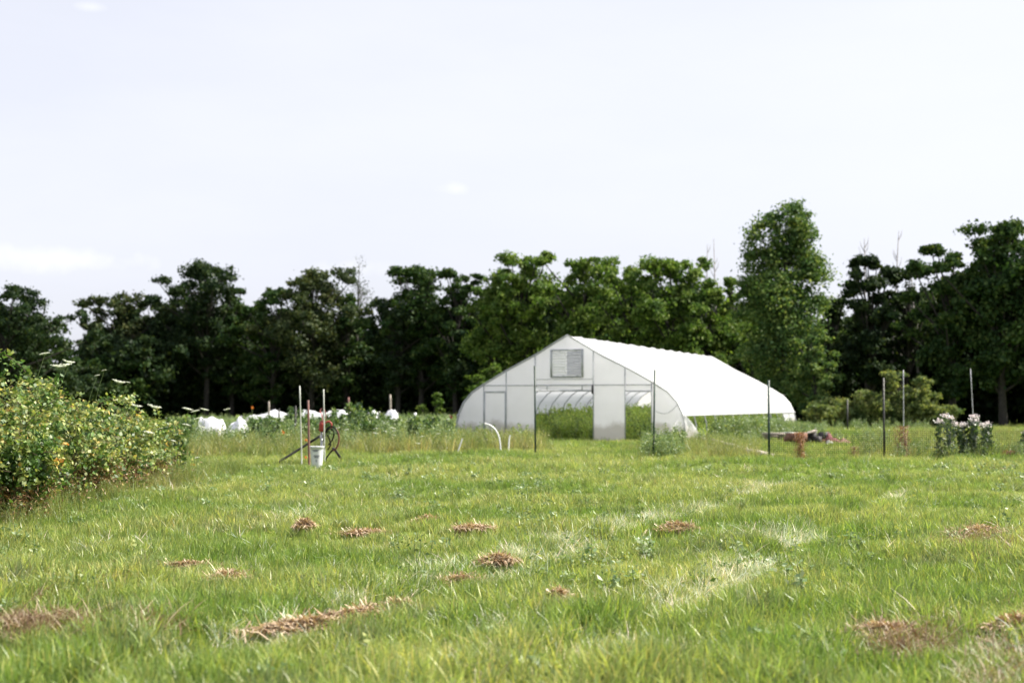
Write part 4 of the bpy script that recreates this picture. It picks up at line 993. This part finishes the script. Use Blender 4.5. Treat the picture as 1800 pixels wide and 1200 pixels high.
TL = [
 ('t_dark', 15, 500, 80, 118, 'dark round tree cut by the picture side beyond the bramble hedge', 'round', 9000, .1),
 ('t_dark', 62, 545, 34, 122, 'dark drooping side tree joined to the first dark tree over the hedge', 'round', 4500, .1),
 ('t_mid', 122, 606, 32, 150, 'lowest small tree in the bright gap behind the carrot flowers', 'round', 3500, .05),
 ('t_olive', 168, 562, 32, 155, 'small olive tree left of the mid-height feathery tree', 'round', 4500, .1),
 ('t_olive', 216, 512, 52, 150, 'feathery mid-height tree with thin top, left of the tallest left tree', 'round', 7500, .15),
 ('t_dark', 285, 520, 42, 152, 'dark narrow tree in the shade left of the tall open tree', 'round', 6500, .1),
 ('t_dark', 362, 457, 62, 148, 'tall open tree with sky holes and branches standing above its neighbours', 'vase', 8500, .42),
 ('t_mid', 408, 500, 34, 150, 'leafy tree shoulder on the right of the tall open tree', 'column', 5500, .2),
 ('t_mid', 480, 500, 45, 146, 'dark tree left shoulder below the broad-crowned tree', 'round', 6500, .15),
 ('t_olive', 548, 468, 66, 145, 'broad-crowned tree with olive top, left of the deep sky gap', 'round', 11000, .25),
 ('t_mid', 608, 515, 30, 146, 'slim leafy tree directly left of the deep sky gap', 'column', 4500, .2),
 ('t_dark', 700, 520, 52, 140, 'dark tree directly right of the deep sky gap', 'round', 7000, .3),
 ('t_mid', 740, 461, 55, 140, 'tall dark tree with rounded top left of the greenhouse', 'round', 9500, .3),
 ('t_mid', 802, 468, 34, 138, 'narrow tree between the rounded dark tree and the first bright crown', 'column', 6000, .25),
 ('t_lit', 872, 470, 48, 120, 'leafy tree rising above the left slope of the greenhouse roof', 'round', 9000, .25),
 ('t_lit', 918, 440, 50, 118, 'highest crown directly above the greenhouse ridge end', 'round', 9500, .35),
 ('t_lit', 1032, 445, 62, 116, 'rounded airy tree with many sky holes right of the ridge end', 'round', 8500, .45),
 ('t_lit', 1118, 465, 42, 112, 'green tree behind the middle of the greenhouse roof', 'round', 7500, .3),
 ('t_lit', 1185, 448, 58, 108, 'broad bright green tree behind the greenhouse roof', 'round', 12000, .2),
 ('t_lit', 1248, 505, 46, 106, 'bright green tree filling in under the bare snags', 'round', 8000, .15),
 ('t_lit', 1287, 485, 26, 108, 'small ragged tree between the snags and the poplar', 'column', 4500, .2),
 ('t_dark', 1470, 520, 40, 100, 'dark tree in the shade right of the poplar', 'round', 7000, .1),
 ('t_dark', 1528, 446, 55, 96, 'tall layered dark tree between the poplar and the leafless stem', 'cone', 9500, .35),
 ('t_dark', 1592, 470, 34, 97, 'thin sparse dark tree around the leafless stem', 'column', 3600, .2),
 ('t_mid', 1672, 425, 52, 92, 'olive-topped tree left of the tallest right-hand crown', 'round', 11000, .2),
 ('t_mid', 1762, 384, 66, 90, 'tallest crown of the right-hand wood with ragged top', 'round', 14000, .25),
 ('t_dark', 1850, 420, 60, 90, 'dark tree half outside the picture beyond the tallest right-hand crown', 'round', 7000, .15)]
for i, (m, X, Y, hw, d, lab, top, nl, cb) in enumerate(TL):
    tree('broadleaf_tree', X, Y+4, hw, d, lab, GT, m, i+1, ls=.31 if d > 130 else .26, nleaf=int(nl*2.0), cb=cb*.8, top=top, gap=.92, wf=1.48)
# the tall poplar
P_ = [(.8, 0, 13.75, .75, .95), (.3, 0, 13.3, 1.1, 1.0), (-.7, .2, 13.1, .8, .9), (-1.2, 0, 12.4, .9, 1.0), (1.3, -.3, 12.2, .9, 1.1), (.2, 0, 12., 1.2, 1.2), (-1.5, 0, 11.2, 1.0, 1.1), (1.4, .3, 11, 1.0, 1.1), (.2, .6, 10.8, 1.7, 1.4), (1.2, 0, 9.8, 1.4, 1.3), (-1.4, -.3, 9.6, 1.1, 1.1), (-.4, -.6, 8.6, 1.8, 1.4), (1.4, .2, 8.0, 1.3, 1.2), (-1.5, .3, 7.4, 1.3, 1.2), (.3, 0, 6.6, 1.8, 1.4), (-.6, .2, 5.0, 1.8, 1.4), (.6, -.3, 3.6, 1.7, 1.4), (-2.2, 0, 9.2, .8, .8), (-.2, 0, 2.2, 1.8, 1.4)]
tree('poplar_tree', 1378, 355, 62, 92, 'tall slender pale green poplar standing above everything right of the greenhouse', None, 't_poplar', 77, ls=.2, nleaf=38000, lobes=[(a*1.12, b, c, r_*1.12, h_) for a, b, c, r_, h_ in P_], gap=.95, trunk=.24)
tree('leafy_tree', 1432, 590, 42, 88, 'short sunlit tree at the foot of the poplar, on its right side', None, 't_poplar', 78, ls=.2, nleaf=10000, cb=.12, top='round', gap=.8)
tree('leafy_tree', 1328, 560, 38, 97, 'leafy tree at the foot of the poplar, behind the roof end of the greenhouse', None, 't_lit', 79, ls=.22, nleaf=8000, cb=.1, gap=.85)
# understory: shade-loving small trees filling the wood below the crowns
UN = []
g2 = np.random.default_rng(33)
protos = []
for i in range(4):
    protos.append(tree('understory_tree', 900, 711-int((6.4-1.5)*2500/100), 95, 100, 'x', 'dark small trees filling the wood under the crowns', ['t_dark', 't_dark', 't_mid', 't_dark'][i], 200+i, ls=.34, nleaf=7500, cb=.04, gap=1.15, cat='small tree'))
marks = ['beyond the bramble hedge', 'behind the hydrant and row covers', 'behind the greenhouse', 'in the wood right of the poplar']
k_ = 0
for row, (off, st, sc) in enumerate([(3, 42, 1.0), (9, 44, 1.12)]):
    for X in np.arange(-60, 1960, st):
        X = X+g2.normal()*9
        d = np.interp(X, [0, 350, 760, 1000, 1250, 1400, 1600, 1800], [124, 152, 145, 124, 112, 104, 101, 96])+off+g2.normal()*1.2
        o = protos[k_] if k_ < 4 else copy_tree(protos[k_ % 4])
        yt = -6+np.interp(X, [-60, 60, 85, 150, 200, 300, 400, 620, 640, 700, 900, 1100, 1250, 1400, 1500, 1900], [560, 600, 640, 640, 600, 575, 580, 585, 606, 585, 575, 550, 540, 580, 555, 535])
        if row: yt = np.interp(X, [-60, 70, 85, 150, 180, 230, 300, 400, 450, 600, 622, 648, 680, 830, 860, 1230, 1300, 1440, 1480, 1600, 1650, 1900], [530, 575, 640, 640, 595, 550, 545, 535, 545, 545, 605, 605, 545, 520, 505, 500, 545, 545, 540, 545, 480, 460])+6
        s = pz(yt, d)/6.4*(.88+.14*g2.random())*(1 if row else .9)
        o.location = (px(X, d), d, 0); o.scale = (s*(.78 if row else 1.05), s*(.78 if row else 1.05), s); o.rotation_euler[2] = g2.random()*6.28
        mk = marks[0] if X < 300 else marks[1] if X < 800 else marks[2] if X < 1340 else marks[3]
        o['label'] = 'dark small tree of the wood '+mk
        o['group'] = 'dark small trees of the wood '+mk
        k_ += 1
# sparse, nearly bare tree in the deep gap
def bare(X, Yt, hw, d, label, seed, n=500):
    g = np.random.default_rng(seed); H = pz(Yt, d); W = hw*d/F; r = empty('sparse_tree', (px(X, d), d, 0), 0, label, 'tree')
    T = Geo(); pts = []
    T.tube([[0, 0, 0], [.1, 0, H*.6], [.2, 0, H*.8]], [.2, .12, .06], 6)
    for i in range(22):
        z = H*(.5+.3*g.random()); a = g.random()*6.28; e = np.array([math.cos(a)*W*g.random(), math.sin(a)*W*.6, min(H, z+H*.25*g.random()+.8)]); s = np.array([.12, 0, z]); m_ = (s+e)/2+[0, 0, .4]
        T.tube([s, m_, e], [.06, .035, .012], 4)
        for j in range(4):
            f_ = e+g.normal(size=3)*[.6, .4, .5]; T.tube([m_*.4+e*.6, f_], [.018, .008], 4); pts.append(f_)
    pts = np.array(pts); c = np.repeat(pts, n//len(pts)+1, 0); c += g.normal(size=c.shape)*.22
    T.build('trunk', M['bark'], r); Geo().leaves(c, .2, g=g).build('crown', M['t_olive'], r)
bare(626, 476, 34, 150, 'thin almost leafless tree in the deep sky gap', 5, 900)
snag(1245, 428, 112, .3, 'left of two thin bare snags above the bright trees', 1)
snag(1256, 418, 112, -.3, 'right and taller of two thin bare snags above the bright trees', 2)
snag(1583, 405, 100, .9, 'tall leaning leafless stem above the dark trees right of the poplar', 3)
snag(1522, 418, 101, 0, 'faint leafless twig above the layered dark tree', 4)
snag(1603, 460, 99, -.6, 'short leafless stem leaning right beside the tall leaning one', 6)
# pale shrubs at the wood edge
SH = [(1462, 700, 26, 'greyish shrub closest to the poplar foot'), (1492, 705, 26, 'round pale shrub behind the short dark pole'), (1518, 688, 24, 'silvery tall shrub in the middle of the wood edge'), (1548, 692, 24, 'pale shrub behind the second tall fence post'),
      (1573, 655, 20, 'tallest thin shrub with yellowish tips'), (1600, 690, 24, 'silvery shrub right of the pale pole'), (1622, 662, 18, 'thin yellow-green shrub with drooping tips'), (1440, 712, 20, 'small shrub under the sunlit tree'), (1650, 715, 22, 'dull low shrub at the shaded end of the shrubs')]
for i, (X, Y, hw, lab) in enumerate(SH):
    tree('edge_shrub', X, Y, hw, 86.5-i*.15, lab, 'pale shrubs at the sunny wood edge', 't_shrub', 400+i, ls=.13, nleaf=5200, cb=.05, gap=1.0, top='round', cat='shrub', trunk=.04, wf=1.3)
# saplings left of the greenhouse
for i, (X, Y, hw, d, lab) in enumerate([(868, 640, 24, 108, 'sunlit young tree rising behind the left roof slope'), (838, 660, 20, 106, 'sunlit low young tree at the left eave of the greenhouse'), (768, 690, 10, 95, 'slender sapling standing in the gap left of the greenhouse'), (742, 712, 9, 95, 'small sapling above the capped green stake')]):
    tree('sapling', X, Y, hw, d, lab, 'young trees left of the greenhouse', 't_lit', 500+i, ls=.18, nleaf=2200 if i < 2 else 700, cb=.1, gap=.9, cat='sapling', trunk=.05)

# ------------------------------------------------------------------ camera, light, sky
cam = bpy.data.cameras.new('camera'); co = bpy.data.objects.new('camera', cam); COL.objects.link(co); SC.camera = co
cam.lens = 50; cam.sensor_width = 36; cam.sensor_fit = 'HORIZONTAL'; cam.clip_start = .1; cam.clip_end = 20000
co.location = (0, 0, CH); co.rotation_euler = (R(90)+PITCH, 0, 0)
cam.dof.use_dof = True; cam.dof.focus_distance = 16.5; cam.dof.aperture_fstop = 1.7; cam.dof.aperture_blades = 0
EL, AZ = R(47), R(80)          # azimuth clockwise from +Y: sun to the right and a little behind the scene
sd = np.array([math.cos(EL)*math.sin(AZ), math.cos(EL)*math.cos(AZ), math.sin(EL)])
sun = bpy.data.lights.new('sun', 'SUN'); so = bpy.data.objects.new('sun', sun); COL.objects.link(so)
sun.energy = 5.0; sun.angle = R(.53); sun.color = (1, .94, .82)
from mathutils import Vector
so.rotation_euler = Vector(sd).to_track_quat('Z', 'Y').to_euler()
w = bpy.data.worlds.new('World'); SC.world = w; w.use_nodes = True
nt = w.node_tree; bg = nt.nodes['Background']
sky = nt.nodes.new('ShaderNodeTexSky'); sky.sky_type = 'NISHITA'; sky.sun_disc = False; sky.sun_elevation = EL; sky.sun_rotation = AZ
sky.air_density = 1.0; sky.dust_density = 3.0; sky.ozone_density = 1.0; sky.altitude = 200
hs = N(nt, 'ShaderNodeHueSaturation', Saturation=.42, Value=1.0); nt.links.new(sky.outputs[0], hs.inputs['Color'])
# thin high haze and faint cloud veils over the blue
tc = N(nt, 'ShaderNodeTexCoord'); mp = N(nt, 'ShaderNodeMapping'); mp.inputs['Scale'].default_value = (1, 1, 3.5); nt.links.new(tc.outputs['Generated'], mp.inputs[0])
cn = N(nt, 'ShaderNodeTexNoise', Scale=2.2, Detail=5.0, Roughness=.55); nt.links.new(mp.outputs[0], cn.inputs['Vector'])
veil = ramp(nt, cn.outputs[0], [(.40, (.62, .62, .62)), (.75, (.80, .80, .80))])
skc = mixc(nt, veil, hs.outputs[0], (5.9, 6.0, 6.75))
nrm = N(nt, 'ShaderNodeVectorMath', operation='NORMALIZE'); nt.links.new(tc.outputs['Generated'], nrm.inputs[0])
c2 = N(nt, 'ShaderNodeTexNoise', Scale=28., Detail=5.0); nt.links.new(nrm.outputs[0], c2.inputs['Vector'])
for (X, Y, rx, rz, k_) in ((805, 330, .032, .016, .35), (110, 455, .13, .024, .4), (150, 5, .05, .01, .3), (620, 470, .10, .022, .3)):
    dv = Vector(((X-900)/F, 1, (HZ-Y)/F)).normalized()
    sb = N(nt, 'ShaderNodeVectorMath', operation='SUBTRACT'); nt.links.new(nrm.outputs[0], sb.inputs[0]); sb.inputs[1].default_value = dv
    ml = N(nt, 'ShaderNodeVectorMath', operation='MULTIPLY'); nt.links.new(sb.outputs[0], ml.inputs[0]); ml.inputs[1].default_value = (1/rx, 1/rx, 1/rz)
    le = N(nt, 'ShaderNodeVectorMath', operation='LENGTH'); nt.links.new(ml.outputs[0], le.inputs[0])
    ad = N(nt, 'ShaderNodeMath', operation='MULTIPLY_ADD'); nt.links.new(c2.outputs[0], ad.inputs[0]); ad.inputs[1].default_value = 1.2; nt.links.new(le.outputs['Value'], ad.inputs[2])
    mk = ramp(nt, ad.outputs[0], [(.55, (k_, k_, k_)), (1.0, (0, 0, 0))]); 
    skc = mixc(nt, mk, skc, (7.6, 7.6, 7.7))
nt.links.new(skc, bg.inputs[0])
bg.inputs[1].default_value = .077
vs = SC.view_settings; vs.view_transform = 'Standard'; vs.look = 'None'; vs.gamma = 1; vs.exposure = 1.18; vs.use_curve_mapping = False
SC.render.engine = 'CYCLES'; c = SC.cycles
c.max_bounces = 8; c.diffuse_bounces = 5; c.transmission_bounces = 4; c.glossy_bounces = 2; c.transparent_max_bounces = 8; c.use_denoising = True
c.sample_clamp_indirect = 6
